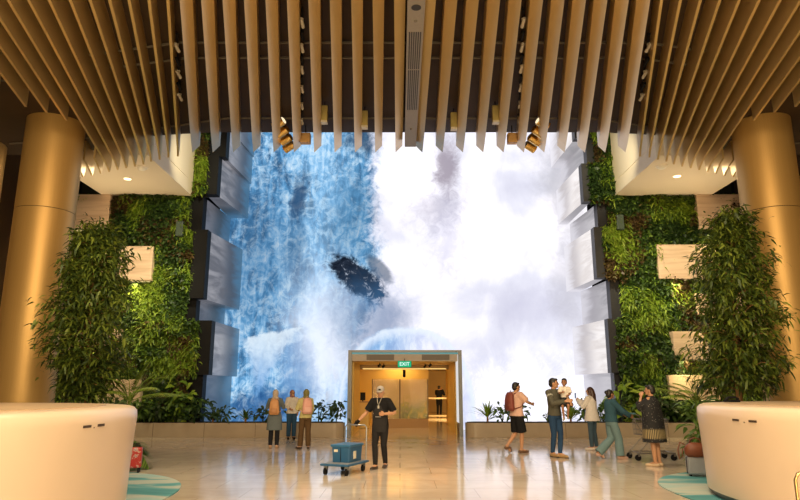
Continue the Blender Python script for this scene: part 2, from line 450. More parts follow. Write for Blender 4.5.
for side in (-1, 1):
    w = 'blue water' if side < 0 else 'white water'
    for k, (a, c) in enumerate(sidefins):
        lab = f'narrow bronze ceiling blade on {w} side, {ORD[k]} out from the wide fins'
        if k > 8: lab = f'shortened bronze ceiling blade before {w} side column, {ORD[k - 9]} out from full ones'
        side_fin(side, a, c, lab, cut=k > 8)
    for k, (a, c) in enumerate(behind):
        side_fin(side, a, c, f'short bronze blade behind the {w} side column, {ORD[k]} out from its edge', False, 'short fins behind the columns')

# linear air vent between the middle fins
t = thing('air_vent', 'long grey vent box with slotted grilles between the middle ceiling fins', 'vent', (AX + .03, 0, 7.9))
b = MB(); b.box(-.15, .15, 5.8, 15.8, 0, .585); b.build('housing', M('vent_metal', (.22, .19, .155), .5), t)
SLOT = M('vent_slot', (.02, .018, .016), .6)
for y0, y1 in ((6.5, 8.1), (10.25, 11.6), (11.65, 13.5)):
    b = MB()
    for i in range(6):
        x = -.10 + i * .04; b.box(x - .011, x + .011, y0, y1, -.006, .01)
    b.build('grille', SLOT, t)
b = MB(); b.tube([(0, 9.5, -.008), (0, 9.5, .05)], .085, 16, round_ends=False); b.build('nozzle', SLOT, t)
b = MB(); b.ball((0, 9.9, 0), .03); b.build('sensor', RAIL, t, True)
b = MB(); b.ball((0, 14.6, 0), .03); b.build('sensor', RAIL, t, True)

# track lights
WHT = M('white_fitting', (.50, .46, .38), .4)
def track(x0, y0, x1, y1, n, label):
    t = thing('track_light', label, 'track light', (0, 0, 0), 0, 'light tracks between the fins')
    b = MB(); b.tube([(x0, y0, 8.26), (x1, y1, 8.26)], .027, 6, round_ends=False); b.build('rail', BLACKM, t)
    for i in range(n):
        f = (i + .6) / n; x, y = x0 + (x1 - x0) * f, y0 + (y1 - y0) * f
        b = MB(); b.tube([(x, y, 8.24), (x, y - .02, 8.17)], .03, 10, round_ends=False); b.tube([(x, y - .12, 8.17), (x, y + .12, 8.14)], [.032, .034], 10, round_ends=False)
        h = b.build('lamp_head', BLACKM if i % 2 else WHT, t)
        b = MB(); b.tube([(x, y, 8.26), (x, y, 8.485)], .010, 6, round_ends=False); b.build('hanger', BLACKM, t)
track(-1.76, 10.1, -2.50, 14.9, 11, 'black and white light track beside the fifth wide fin over blue water')
track(2.22, 10.1, 3.02, 14.8, 11, 'black and white light track beside the fifth wide fin over white water')
track(-4.30, 10.9, -5.15, 13.6, 5, 'black light track between wide and narrow fins over blue water')
track(4.80, 10.9, 5.65, 13.6, 5, 'black light track between wide and narrow fins over white water')
GOLD = M('polished_gold', (.86, .58, .20), .22, 1.0, var=.05)
LENS = glow('warm_lens', (1, .8, .5), 1.2)
def cluster(x, y, label, s):
    t = thing('spotlight_cluster', label, 'spotlight', (x, y, 8.12), 0, 'gold spotlight rows')
    b = MB(); b.tube([(0, -.5, .12), (0, 1.75, .12)], .016, 6, round_ends=False); b.tube([(0, -.3, .12), (0, -.3, .365)], .012, 6, round_ends=False); b.tube([(0, 1.2, .12), (0, 1.2, .365)], .012, 6, round_ends=False); b.build('rail', BLACKM, t)
    for i in range(4):
        q = i * .52
        b = MB(); b.tube([(-.13 * s, q - .05, .05), (.13 * s, q + .05, -.08)], .115, 16, round_ends=False); h = b.build('lamp_barrel', GOLD, t, True)
        b = MB(); b.tube([(-.131 * s, q - .051, .051), (-.135 * s, q - .053, .053)], .092, 16, round_ends=False); b.build('lens', LENS if i == 0 else GOLD, h)
        b = MB(); b.tube([(0, q, 0), (0, q, .12)], .012, 6, round_ends=False); b.build('stem', BLACKM, h)
cluster(-3.06, 14.75, 'row of four gold barrel spotlights under ceiling before the blue water', -1)
cluster(3.60, 14.75, 'row of four gold barrel spotlights under ceiling before the white water', 1)
BOXG = M('tan_speaker', (.50, .30, .12), .5); BOXY = M('olive_box', (.36, .29, .10), .5)
def hangbox(name, x, y, z, w, h, d, m, label, lip):
    t = thing(name, label, 'hanging box', (x, y, z))
    b = MB(); b.box(-w / 2, w / 2, -d / 2, d / 2, 0, h); b.build('housing', m, t, bevel=.01)
    b = MB(); b.tube([(0, 0, h), (0, 0, 8.485 - z)], .015, 6, round_ends=False); b.build('hanger', BLACKM, t)
    if lip:
        b = MB(); b.box(-w / 2, w / 2, -d / 2 - .01, d / 2, -.05, 0); b.build('white_cap', WHT, t)
hangbox('hanging_speaker', -2.53, 15.75, 7.98, .27, .27, .2, BOXG, 'square tan speaker hanging at ceiling edge before blue water', False)
hangbox('hanging_speaker', 3.0, 15.75, 7.98, .25, .27, .2, BOXG, 'square tan speaker hanging at ceiling edge before white water', False)
hangbox('hanging_box', -1.85, 14.3, 7.96, .15, .40, .15, BOXY, 'narrow olive box with white foot beside the hanging tan speaker over blue water', True)
hangbox('hanging_box', -.88, 14.6, 7.96, .15, .40, .15, BOXY, 'narrow olive box with white foot by the third wide fin over blue water', True)
hangbox('hanging_box', 1.35, 14.7, 7.96, .16, .40, .15, BOXY, 'narrow olive box with white foot by the second wide fin over white water', True)
hangbox('hanging_box', 2.34, 14.3, 7.96, .16, .40, .15, BOXY, 'narrow olive box with white foot by the fourth wide fin over white water', True)

# ------------------------------------------------------------------ columns
def column(x, y, r, label, big=True):
    t = thing('column', label, 'column', (x, y, 0), 0, None, 'structure')
    b = MB(); b.loft([(0, 0, 0, r, r), (0, 0, 6.0, r, r)], 64); b.build('shaft_lower', BRASS, t, True)
    b = MB(); b.loft([(0, 0, 6.0, r - .02, r - .02), (0, 0, 6.02, r - .02, r - .02)], 64); b.build('joint', BLACKM, t)
    b = MB(); b.loft([(0, 0, 6.015, r, r), (0, 0, 8.48, r, r)], 64); b.build('shaft_upper', BRASS, t, True)
column(-9.15, 15.6, .70, 'tall round brass column beside the blue water, behind the reception counter')
column(9.60, 15.6, .70, 'tall round brass column beside the white water, behind the reception counter')
column(-12.2, 17.0, .75, 'brass column half hidden at the far edge beyond the blue water column')
column(12.9, 17.0, .75, 'brass column half hidden at the far edge beyond the white water column')

# ------------------------------------------------------------------ upper balconies (soffit boxes)
SOFF = M('soffit_cream', (.82, .70, .52), .6, var=.03, scale=1)
WARM = glow('downlight_glow', (1, .82, .5), 3)
for side, x0, x1, w in ((-1, -10.9, -7.66, 'blue'), (1, 7.90, 11.4, 'white')):
    b = MB(); b.box(x0, x1, 18.0, 22.1, 8.5, 12.2)
    b.box(*((x1, x1 + .02) if side < 0 else (x0 - .02, x0)), 18.0, 21.5, 9.0, 9.06)
    o = struct(b.build('balcony', SOFF), f'cream upper balcony box on the {w} water side')
    for px, py in (((-9.2, 20.16), (-10.3, 19.0)) if side < 0 else ((9.24, 19.89), (10.4, 18.9))):
        t = thing('downlight', f'round recessed downlight in the {w} side soffit ' + ('near the green wall' if abs(px) < 10 else 'near the column'), 'downlight', (px, py, 8.5), 0, 'soffit downlights')
        b = MB(); b.tube([(0, 0, -.015), (0, 0, .02)], .15, 20, round_ends=False); b.build('trim_ring', SOFF, t)
        b = MB(); b.tube([(0, 0, -.02), (0, 0, .02)], .12, 20, round_ends=False); b.build('lamp', WARM, t)
    px, py = (-8.25, 19.02) if side < 0 else (8.32, 18.9)
    t = thing('dome_speaker', f'white round dome under the {w} side soffit', 'ceiling speaker', (px, py, 8.5), 0, 'soffit domes')
    b = MB(); b.tube([(0, 0, -.03), (0, 0, .0)], .19, 20, round_ends=False); b.build('base', M('warm_white', (.9, .82, .68), .4), t)
    b = MB(); b.ball((0, 0, -.03), (.15, .15, .09)); b.build('dome', M('warm_white2', (.95, .88, .76), .3), t, True)

# ------------------------------------------------------------------ video wall
mods_l = [(11.3, 14.4, -6.5, -7.2, 22.5), (10.08, 11.3, -6.55, -7.2, 22.6), (8.57, 10.08, -6.75, -7.16, 22.45), (7.22, 8.57, -7.31, -7.72, 22.75), (4.71, 7.22, -6.98, -7.5, 22.45),
          (3.92, 4.71, -7.31, -7.62, 22.75), (2.04, 3.92, -6.62, -7.06, 22.45), (0, 2.04, -6.88, -7.39, 22.7)]
mods_r = [(10.81, 14.4, 6.6, 7.2, 22.5), (9.78, 10.81, 7.06, 7.32, 22.7), (8.3, 9.78, 6.76, 7.03, 22.45), (7.33, 8.3, 7.31, 7.64, 22.7), (5.45, 7.33, 7.06, 7.38, 22.45),
          (3.99, 5.45, 7.59, 7.92, 22.75), (2.11, 3.99, 7.33, 7.60, 22.45), (0, 2.11, 7.5, 7.7, 22.7)]
vw = thing('video_wall', 'giant waterfall video wall with stepped sides around the doorway', 'video wall', (0, 0, 0))
def rect_xz(b, x0, x1, z0, z1, y):
    b.add([(x0, y, z0), (x1, y, z0), (x1, y, z1), (x0, y, z1)], [(0, 1, 2, 3)])
b = MB()
for (x0, x1, z0, z1) in ((-7.6, -1.78, 0, 14.4), (2.12, 7.9, 0, 14.4), (-1.78, 2.12, 2.85, 14.4)):
    b.box(x0, x1, 25.5, 25.6, z0, z1)
b.build('screen', screen_mat(), vw)
for mods, sg, sm, su, em in ((mods_l, -1, SIDE_B, SIDE_B_SHADED, BLACKM), (mods_r, 1, SIDE_W, SIDE_W_SHADED, CHARC)):
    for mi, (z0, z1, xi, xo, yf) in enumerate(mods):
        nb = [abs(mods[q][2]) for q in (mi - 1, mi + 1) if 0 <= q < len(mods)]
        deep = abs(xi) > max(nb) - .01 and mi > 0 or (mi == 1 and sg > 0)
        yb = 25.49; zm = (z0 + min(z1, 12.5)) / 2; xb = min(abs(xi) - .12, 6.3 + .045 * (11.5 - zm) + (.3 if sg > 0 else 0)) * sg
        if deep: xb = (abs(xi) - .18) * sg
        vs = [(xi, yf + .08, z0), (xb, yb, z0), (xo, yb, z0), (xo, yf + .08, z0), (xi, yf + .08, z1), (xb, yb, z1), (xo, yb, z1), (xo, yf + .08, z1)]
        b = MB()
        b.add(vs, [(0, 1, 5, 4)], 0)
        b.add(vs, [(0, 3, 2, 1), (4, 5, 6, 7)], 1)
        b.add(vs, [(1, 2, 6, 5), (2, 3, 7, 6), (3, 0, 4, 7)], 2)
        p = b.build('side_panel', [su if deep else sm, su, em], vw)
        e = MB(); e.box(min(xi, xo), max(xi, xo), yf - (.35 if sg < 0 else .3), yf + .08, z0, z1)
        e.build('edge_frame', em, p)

# ------------------------------------------------------------------ doorway through the screen and the corridor
PORTAL = M('portal_metal', (.11, .115, .125), .35, .5, var=.05)
PWHITE = M('portal_white', (.85, .82, .80), .35, var=.03)
x0, x1, zt = -1.78, 2.12, 2.87
b = MB()
b.box(x0, x0 + .13, 21.8, 25.6, 0, zt - .08); b.box(x1 - .13, x1, 21.8, 25.6, 0, zt - .08); b.box(x0, x1, 21.8, 25.6, zt - .08, zt)
d1 = struct(b.build('door_1', PORTAL), 'wide square doorway frame standing in the video wall')
b = MB(); b.box(x0 + .13, x1 - .13, 21.85, 22.0, 2.5, 2.79); b.build('lintel_panel', M('lintel_grey', (.40, .33, .27), .45), d1)
for a in (-1.15, .75):
    b = MB(); b.box(a, a + .95, 21.84, 21.86, 2.53, 2.72); b.build('louvre_grille', M('grille_dark', (.13, .10, .075), .5), d1)
b = MB(); b.box(x0 + .13, x1 - .13, 21.82, 21.86, 2.74, 2.785); b.build('light_strip', glow('teal_strip', (.25, .75, .80), .45), d1)
b = MB(); b.box(x1 - .145, x1 - .125, 21.82, 22.6, 0.45, 2.72); b.build('lit_jamb', glow('jamb_glow', (1, .97, .95), .75), d1)  # jamb is no lamp; its brightness is painted in as emission
AMBER = M('amber_wall', (.70, .46, .11), .45, var=.08, scale=1.5)
AMBERD = M('amber_dark', (.36, .21, .07), .5, var=.1)
b = MB(); b.box(x0 + .13, x0 + .17, 22.1, 25.6, 0, 2.5); b.box(x1 - .17, x1 - .13, 22.7, 25.6, 0, 2.5); b.box(x0 + .13, x1 - .13, 22.0, 25.6, 2.5, 2.6); b.build('lining', AMBER, d1)
b = MB(); b.box(-2.3, -1.9, 25.61, 44, 0, 3.2); b.box(-1.9, -1.78, 25.61, 25.75, 0, 2.5); struct(b.build('wall_corridor_west', AMBER), 'amber corridor wall on the blue water side')
b = MB(); b.box(2.12, 2.4, 25.61, 29.5, 0, 3.2); b.box(3.9, 4.2, 29.5, 44, 0, 3.2); b.box(2.4, 3.9, 29.4, 29.5, 0, 3.2); struct(b.build('wall_corridor_east', AMBER), 'amber corridor wall on the white water side')
b = MB(); b.box(-1.9, 1.25, 28.2, 28.4, 0, 3.2); b.box(-1.9, 3.9, 44, 44.2, 0, 3.2); struct(b.build('wall_corridor_end', AMBER), 'amber wall behind the glass partition')
b = MB(); b.box(-2.3, 4.2, 25.61, 44, 2.75, 2.95); struct(b.build('ceiling', AMBER), 'amber corridor ceiling')
b = MB(); b.box(-1.9, 2.12, 25.75, 26.0, 2.33, 2.75); struct(b.build('trim_1', AMBERD), 'bulkhead across the corridor')
b = MB(); b.box(-1.5, 1.85, 25.66, 25.74, 2.33, 2.37)
tag(b.build('cove_light', glow('cove', (1, .66, .22), 1.05)), 'long warm light strip across the corridor ceiling', 'light')
# glass partition with a planted mural behind
def mural_mat():
    g = NG('garden_mural'); co = g.coord(); x, y, z = g.sep(co)
    n1 = g.noise(g.map(co, (3, 1, 1.6)), 1.5, 6, .6, 1.5)
    hgt = g.m('ADD', g.m('MULTIPLY', n1, 1.7), .05)
    f = g.ss(g.m('SUBTRACT', hgt, z), -.35, .15)
    wx_ = g.ss(x, -.5, .3, .15, 1.)
    c = g.mix(g.m('MULTIPLY', f, wx_), (.70, .48, .19), g.ramp(n1, [(.35, (.16, .17, .03)), (.5, (.30, .30, .06)), (.62, (.62, .42, .05))]))
    g.pbr(c, .4); return g.mat
t = thing('glass_partition', 'two framed glass panels before a garden mural inside the doorway', 'partition', (0, 26.7, 0))
b = MB(); b.box(-1.15, 1.17, 0, .25, 0, .36); b.build('plinth', AMBERD, t)
b = MB(); b.box(-1.15, 1.17, .12, .16, .36, 1.95); b.build('mural', mural_mat(), t)
GLASS = NG('clear_glass'); GLASS.pbr((1, 1, 1), .03, 0, Transmission_Weight=1.0, IOR=1.1); GLASS = GLASS.mat
for a, c in ((-1.13, -.01), (.03, 1.15)):
    b = MB(); b.box(a, c, .02, .035, .36, 1.95); b.build('glass_pane', GLASS, t)
b = MB(); b.box(-.03, .02, 0, .1, .36, 1.95); b.box(1.14, 1.18, 0, .1, .36, 1.95); b.box(-1.17, -1.13, 0, .1, .36, 1.95); b.build('frame', M('dark_bronze', (.13, .075, .03), .4, .5), t)
# small desk and rail inside
t = thing('service_desk', 'small dark topped desk just inside the doorway beside the glass partition', 'desk', (-1.5, 26.2, 0))
b = MB(); b.box(-.2, .25, 0, .5, 0, 1.02); b.build('body', AMBER, t, bevel=.02)
b = MB(); b.box(-.22, .27, -.02, .52, 1.02, 1.06); b.build('top', AMBERD, t)
b = MB(); b.box(-1.55, -1.5, 26.4, 26.45, 1.06, 1.1); b.box(-1.63, -1.42, 26.4, 26.43, 1.1, 1.42); tag(b.build('display_screen', BLACKM), 'black screen standing on the small desk in the doorway', 'screen')
t = thing('railing', 'white rail barrier before the distant photographer in the corridor', 'railing', (2.2, 35.5, 0))
RW = M('rail_white', (.55, .45, .28), .5)
b = MB(); b.box(-.7, .8, 0, .05, 1.0, 1.08); b.build('top_rail', RW, t)
b = MB(); b.box(-.7, .8, 0, .05, .06, .14); b.build('bottom_rail', RW, t)
for x in (-.7, .75):
    b = MB(); b.box(x, x + .05, 0, .05, 0, 1.05); b.build('post', RW, t)
for i, (x, y) in enumerate(((-.75, 23.2), (-.62, 24.2), (1.1, 23.2), (.95, 24.2))):
    t = thing('spot_lamp', f'small black spot lamp on corridor ceiling, {"outer" if i % 2 == 0 else "inner"} one on the ' + ('desk' if i < 2 else 'railing') + ' side', 'spotlight', (x, y, 2.5), 0, 'corridor spot lamps')
    b = MB(); b.tube([(0, 0, 0), (0, 0, -.08)], .012, 6, round_ends=False); b.build('stem', BLACKM, t)
    b = MB(); b.tube([(-.03, -.05, -.13), (.02, .07, -.07)], .045, 10, round_ends=False); b.build('lamp_barrel', BLACKM, t)
b = MB(); b.tube([(.17, 25.5, 2.3), (.17, 25.5, 2.12)], .055, 12, round_ends=False); b.tube([(.17, 25.5, 2.12), (.17, 25.42, 2.06)], .06, 12)
tag(b.build('security_camera', BLACKM), 'black camera hanging from the corridor bulkhead under the exit sign', 'camera')
# exit sign
t = thing('exit_sign', 'green illuminated EXIT sign hung in the doorway', 'sign', (.155, 21.72, 2.28))
b = MB(); b.box(-.235, .235, 0, .06, 0, .22); b.build('housing', M('sign_green', (.02, .45, .22), .4), t, bevel=.008)
b = MB(); b.box(-.222, .222, -.006, 0, .012, .208); b.build('face', glow('exit_green', (.015, .50, .24), .95), t)
b = MB(); b.box(-.01, .01, .02, .04, .22, .3); b.build('bracket', BLACKM, t)
cu = bpy.data.curves.new('exit_text', 'FONT'); cu.body = 'EXIT'; cu.size = .17; cu.align_x = 'CENTER'; cu.align_y = 'CENTER'; cu.extrude = .003
o = bpy.data.objects.new('tmp', cu); COL.objects.link(o)
me = bpy.data.meshes.new_from_object(o.evaluated_get(bpy.context.evaluated_depsgraph_get())); bpy.data.objects.remove(o)
o = link('lettering', me, glow('exit_white', (.9, 1, .95), 1.2), t); o.location = (0, -.009, .11); o.rotation_euler = (PI / 2, 0, 0)

# ------------------------------------------------------------------ leaves
def unit(a): return a / np.maximum(np.linalg.norm(a, axis=1, keepdims=True), 1e-6)
class Leaves:
    def __init__(s): s.vs = []; s.n = 0
    def add(s, P, D, N, L, W, droop=0.):
        P = np.asarray(P, float); k = len(P)
        D = unit(np.asarray(D, float)); N = np.asarray(N, float)
        S = unit(np.cross(D, N)); N = np.cross(S, D)
        L = np.broadcast_to(np.asarray(L, float), (k,))[:, None]; W = np.broadcast_to(np.asarray(W, float), (k,))[:, None]
        dz = np.array([[0, 0, -1.]]) * L * np.broadcast_to(np.asarray(droop, float), (k,))[:, None]
        cup = N * W * .18
        a = P; m1 = P + D * L * .33 + dz * .11; m2 = P + D * L * .70 + dz * .49; tip = P + D * L + dz
        v = np.stack([a, m1 + S * W * .5 + cup, m1 - S * W * .5 + cup, m2 + S * W * .36 + cup, m2 - S * W * .36 + cup, tip], 1)
        s.vs.append(v.reshape(-1, 3)); s.n += k
    def build(s, name, mat, parent=None, smooth=True):
        v = np.concatenate(s.vs); k = s.n
        me = bpy.data.meshes.new(name)
        me.vertices.add(len(v)); me.vertices.foreach_set('co', v.ravel())
        base = (np.arange(k) * 6)[:, None]
        loops = (base + np.array([[0, 2, 1, 1, 2, 4, 3, 3, 4, 5]])).ravel()
        me.loops.add(len(loops)); me.loops.foreach_set('vertex_index', loops.astype(np.int32))
        st = (np.arange(k)[:, None] * 10 + np.array([[0, 3, 7]])).ravel()
        me.polygons.add(len(st)); me.polygons.foreach_set('loop_start', st.astype(np.int32))
        me.polygons.foreach_set('loop_total', np.tile([3, 4, 3], k).astype(np.int32))
        me.update(calc_edges=True); me.validate()
        return link(name, me, mat, parent, smooth)

def vnoise(x, z, seed, freq):
    """smooth 2D value noise for arranging plant patches"""
    r = np.random.default_rng(seed); g = r.random((64, 64))
    x = x * freq + 32; z = z * freq + 32
    xi = np.floor(x).astype(int); zi = np.floor(z).astype(int); fx = x - xi; fz = z - zi
    fx = fx * fx * (3 - 2 * fx); fz = fz * fz * (3 - 2 * fz); q = lambda a, b: g[a % 64, b % 64]
    return (q(xi, zi) * (1 - fx) + q(xi + 1, zi) * fx) * (1 - fz) + (q(xi, zi + 1) * (1 - fx) + q(xi + 1, zi + 1) * fx) * fz

def green_wall(side, mods, xa, xb, label):
    t = thing('living_wall', label, 'plant wall', (0, 0, 0))
    b = MB()
    for z0, z1, xi, xo, yf in mods:
        q = sorted((xo + side * .01, xa if side < 0 else xb)); b.box(q[0], q[1], 22.42, 22.6, max(z0, .3), z1)
    b.build('backing_panel', M('wall_felt', (.018, .022, .010), .9), t)
    K = 95000
    x = rng.uniform(min(xa, xb), max(xa, xb), K); z = rng.uniform(.35, 13.5, K)
    lim = np.full(K, 99.)
    for z0, z1, xi, xo, yf in mods: lim = np.where((z >= z0) & (z < z1), abs(xo), lim)
    keep = (abs(x) > lim + .02) & ~((z > 8.5) & (z < 12.2) & (abs(x) > (7.66 if side < 0 else 7.9)))
    x, z = x[keep], z[keep]; K = len(x)
    bump = vnoise(x, z, 3 + side, 1.9) * .34 + vnoise(x, z, 8 + side, 4.6) * .22
    y = 22.40 - bump * rng.uniform(.55, 1.0, K)
    sp = vnoise(x, z, 21 + side, 1.25) * .7 + vnoise(x, z, 71 + side, 3.1) * .3 + .42 * (rng.random(K) - .5)
    sp2 = vnoise(x, z, 44 + side, 1.6) + .2 * (rng.random(K) - .5)
    # taller strip next to the screen is bright fern
    near = (abs(x) < 8.1)
    fern = (sp > .66) | (near & (z > 5.5) & (sp > .52))
    red = (~fern) & (sp2 > .74)
    dark = (~fern) & (~red) & (sp < .40)
    mid = ~(fern | red | dark)
    def grp(mask, nm, mat, L, W, dr, down):
        k = int(mask.sum())
        P = np.stack([x[mask], y[mask], z[mask]], 1)
        D = np.stack([rng.normal(0, .75, k), -rng.uniform(.35, 1.1, k), rng.normal(down, .65, k)], 1)
        N = np.stack([rng.normal(0, .5, k), -np.ones(k) * .7, rng.normal(.9, .4, k)], 1)
        l = Leaves(); s_ = rng.uniform(.7, 1.35, k)
        l.add(P, D, N, L * s_, W * s_, dr)
        o = l.build(nm, mat, t); o['kind'] = 'stuff'; return o
    grp(fern, 'fern_leaves', G_BRIGHT, .22, .045, .5, .1)['label'] = 'bright yellow green drooping fern'
    grp(mid, 'broad_leaves', G_MID, .15, .09, .25, .0)['label'] = 'mid green broad leaves'
    grp(dark, 'dark_leaves', G_DARK, .18, .10, .25, .0)['label'] = 'dark green leaves'
    grp(red, 'russet_leaves', G_RED, .17, .09, .3, .0)['label'] = 'russet brown leaves'
    return t
green_wall(-1, mods_l, -11.9, -7.0, 'living plant wall beside the blue water, stepped against black screen edges')
green_wall(1, mods_r, 7.0, 12.4, 'living plant wall beside the white water, stepped against grey screen edges')

# pale wooden slabs jutting from the plant walls, each with a lamp under it
def slab(xa, xb, z0, z1, label):
    t = thing('wooden_slab', label, 'wooden slab', (0, 0, 0), 0, 'pale wooden slabs on the plant walls')
    b = MB(); b.box(xa, xb, 21.9, 22.44, z0, z1); b.build('box', WOOD, t, bevel=.015)
    b = MB(); b.box(xa + .1, xb - .1, 22.1, 22.16, z0 - .03, z0 + .01); b.build('lamp_strip', glow('strip_glow', (1, .78, .35), .9), t)
slab(-12.6, -10.55, 7.2, 8.50, 'topmost wooden slab on plant wall beside the blue water')
slab(-11.0, -8.83, 5.32, 6.56, 'wooden slab half way up plant wall beside the blue water')
slab(-12.2, -9.7, 2.8, 3.6, 'wooden slab behind the tree by the blue water')
slab(-11.0, -8.86, 1.06, 1.88, 'lowest wooden slab behind the counter by the blue water')
slab(10.8, 12.8, 7.2, 8.50, 'topmost wooden slab on plant wall beside the white water')
slab(9.2, 11.4, 5.38, 6.62, 'wooden slab half way up plant wall beside the white water')
slab(10.4, 12.4, 4.1, 4.85, 'wooden slab behind the tree crown by the white water')
slab(9.48, 11.0, 2.55, 3.52, 'small wooden slab under the third one by the white water')
slab(9.2, 10.9, 1.2, 2.03, 'lowest wooden slab behind the palm by the white water')
for x, z, w in ((7.96, 7.45, 'white'), (-7.95, 7.2, 'blue')):
    t = thing('wall_speaker', f'dark rectangular speaker among leaves of the plant wall, {w} water side', 'speaker', (x, 21.95, z))
    b = MB(); b.box(-.13, .13, -.08, .12, -.28, .28); b.build('cabinet', M('speaker_green', (.03, .05, .035), .5), t, bevel=.02)
    b = MB(); b.box(-.11, .11, -.09, -.08, -.25, .25); b.build('grille', M('speaker_cloth', (.05, .075, .055), .8), t)

# ------------------------------------------------------------------ planters
def planter(xa, xb, label, round_at):
    t = thing('planter', label, 'planter', (0, 0, 0), 0, 'long stone planters')
    pts = []
    y0, y1 = 21.6, 22.2
    b = MB()
    n = 8
    def outline(o, x0_, x1_):
        poly = []
        r = .35
        for cx, cy, a0 in ((x1_ - r, y0 + o + r, -90), (x1_ - r, y1 - r, 0), (x0_ + r, y1 - r, 90), (x0_ + r, y0 + o + r, 180)):
            for i in range(7):
                a = R(a0 + 15 * i); poly.append((cx + r * math.cos(a), cy + r * math.sin(a)))
        return poly
    b.prism(outline(0, xa, xb), 0, .46, 'z'); b.build('trough', STONE, t, bevel=.012)
    b = MB(); b.prism(outline(.07, xa + .07, xb - .07), .44, .48, 'z'); b.build('soil', SOIL, t)
    i = 0
    x = xa + 1.6
    while x < xb - 1:
        b = MB(); b.box(x - .006, x + .006, 21.592, 21.62, .01, .45); b.build('joint', M('joint_dark', (.12, .085, .055), .6), t); x += 1.7
planter(-11.5, -1.86, 'long tan stone planter along the blue water', 1)
planter(2.2, 12.2, 'long tan stone planter along the white water', -1)

# planter plants
def bush(x, y, z, h, w, n, mat, label, leafL=.22, leafW=.11, name='leafy_shrub', cat='plant', group='planter plants', stems=5):
    t = thing(name, label, cat, (x, y, z), 0, group)
    st = MB(); lv = Leaves()
    for i in range(stems):
        a = random.uniform(0, 2 * PI); tip = V((math.cos(a) * w * .38 * random.random(), math.sin(a) * w * .25 * random.random(), h * random.uniform(.5, .85)))
        st.tube([(0, 0, -.02), tip * .5 + V((0, 0, .03)), tip], [.014, .011, .006], 6)
    st.build('stem', G_DARK, t)
    P = np.stack([rng.normal(0, w * .24, n), rng.normal(0, w * .15, n).clip(-.4, .3), rng.uniform(.08, 1., n) ** .8 * h], 1)
    C = np.stack([P[:, 0] * 1.6, P[:, 1] * 1.6 - .15, rng.normal(.25, .5, n) * np.ones(n) * .4], 1) + rng.normal(0, .25, (n, 3))
    lv.add(P, C, np.stack([rng.normal(0, .4, n), -np.ones(n) * .5, np.ones(n)], 1), leafL * rng.uniform(.7, 1.3, n), leafW * rng.uniform(.8, 1.2, n), .35)
    lv.build('leaves', mat, t); return t
def spiky(x, y, z, h, n, mat, label, W=.06, spread=.9, name='spiky_plant', group='planter plants'):
    t = thing(name, label, 'plant', (x, y, z), 0, group)
    b = MB(); b.tube([(0, 0, -.02), (0, 0, h * .18)], [.04, .03], 8); b.build('stem', BARK, t)
    lv = Leaves()
    a = rng.uniform(0, 2 * PI, n); e = rng.uniform(.25, 1.45, n)
    D = np.stack([np.cos(a) * np.cos(e) * spread, np.sin(a) * np.cos(e) * spread * .6, np.sin(e)], 1)
    P = np.stack([np.zeros(n), np.zeros(n), rng.uniform(.05, .2, n) * h], 1)
    lv.add(P, D, np.stack([-np.cos(a) * .6, -np.sin(a) * .6, np.ones(n)], 1), h * rng.uniform(.6, .95, n), W, .28)
    lv.build('leaves', mat, t); return t
def palm(x, y, z, h, nf, FL, mat, label, name='palm_plant', lw=.035, leafl=.30, group=None, arch=.55):
    t = thing(name, label, 'palm', (x, y, z), 0, group)
    b = MB(); b.tube([(0, 0, 0), (0, 0, h * .4)], [.05, .035], 8)
    lv = Leaves(); K = 26
    for f in range(nf):
        a = 2 * PI * f / nf + random.uniform(-.3, .3); e = random.uniform(.35, 1.35); L = FL * random.uniform(.75, 1.1)
        base = V((0, 0, h * .35)); pts = []
        for i in range(K + 1):
            s = i / K
            hx = L * s * math.cos(e); zz = L * s * math.sin(e) - arch * L * s * s
            pts.append(base + V((math.cos(a) * hx, math.sin(a) * hx, zz)))
        b.tube([pts[0], pts[K // 3], pts[2 * K // 3], pts[K]], [.012, .009, .006, .003], 5)
        for i in range(5, K + 1):
            d = (pts[i] - pts[i - 1]).normalized(); sd = d.cross(V((0, 0, 1))).normalized()
            ll = leafl * math.sin(PI * (.15 + .8 * i / K)) * 1.1
            for sg in (-1, 1):
                lv.add([pts[i]], [(sd * sg * .8 + d * .75 + V((0, 0, -.1)))], [V((0, 0, 1))], ll, lw, .3)
    b.build('stem', G_PALM, t); lv.build('fronds', mat, t); return t

PZ = .47; PY = 21.85
left_plants = [(-9.6, .8, 1.0), (-8.9, .7, .9), (-8.2, .75, 1.0), (-7.55, .95, 1.0), (-6.95, .75, .9)]
for i, (x, h, w) in enumerate(left_plants):
    bush(x, PY, PZ, h, w, 110, G_MID if i % 2 else G_DARK, f'leafy planter shrub under the blue side plant wall, {ORD[i]} from the counter', .24, .13)
bush(-7.35, PY - .05, PZ, 1.25, .7, 26, G_BRIGHT, 'tall pale broad-leaved plant in the planter beneath the black screen edge', .42, .22, name='broadleaf_plant')
spiky(-6.3, PY, PZ, .55, 26, G_DARK, 'low dark spiky plant in the planter in front of deep blue water', .07)
bush(-6.05, PY, PZ, .5, .75, 55, G_DARK, 'low dark shrub in the planter behind first woman in grey tunic', .22, .10)
spiky(-5.2, PY, PZ, .62, 30, G_MID, 'drooping green fern in the planter behind woman in grey tunic', .07)
bush(-4.6, PY, PZ, .5, .8, 60, G_DARK, 'dark shrub in the planter between two headscarved women', .2, .1)
bush(-2.75, PY, PZ, .62, .75, 70, G_DARK, 'dark bushy shrub in the planter beside woman with pink backpack', .2, .10)
bush(-2.15, PY, PZ, .68, .7, 70, G_DARK, 'dark bushy shrub in the planter beside the doorway frame, blue side', .2, .10)
spiky(2.95, PY, PZ, .95, 34, G_BRIGHT, 'tall bright spiky plant in the planter beside the doorway frame', .075)
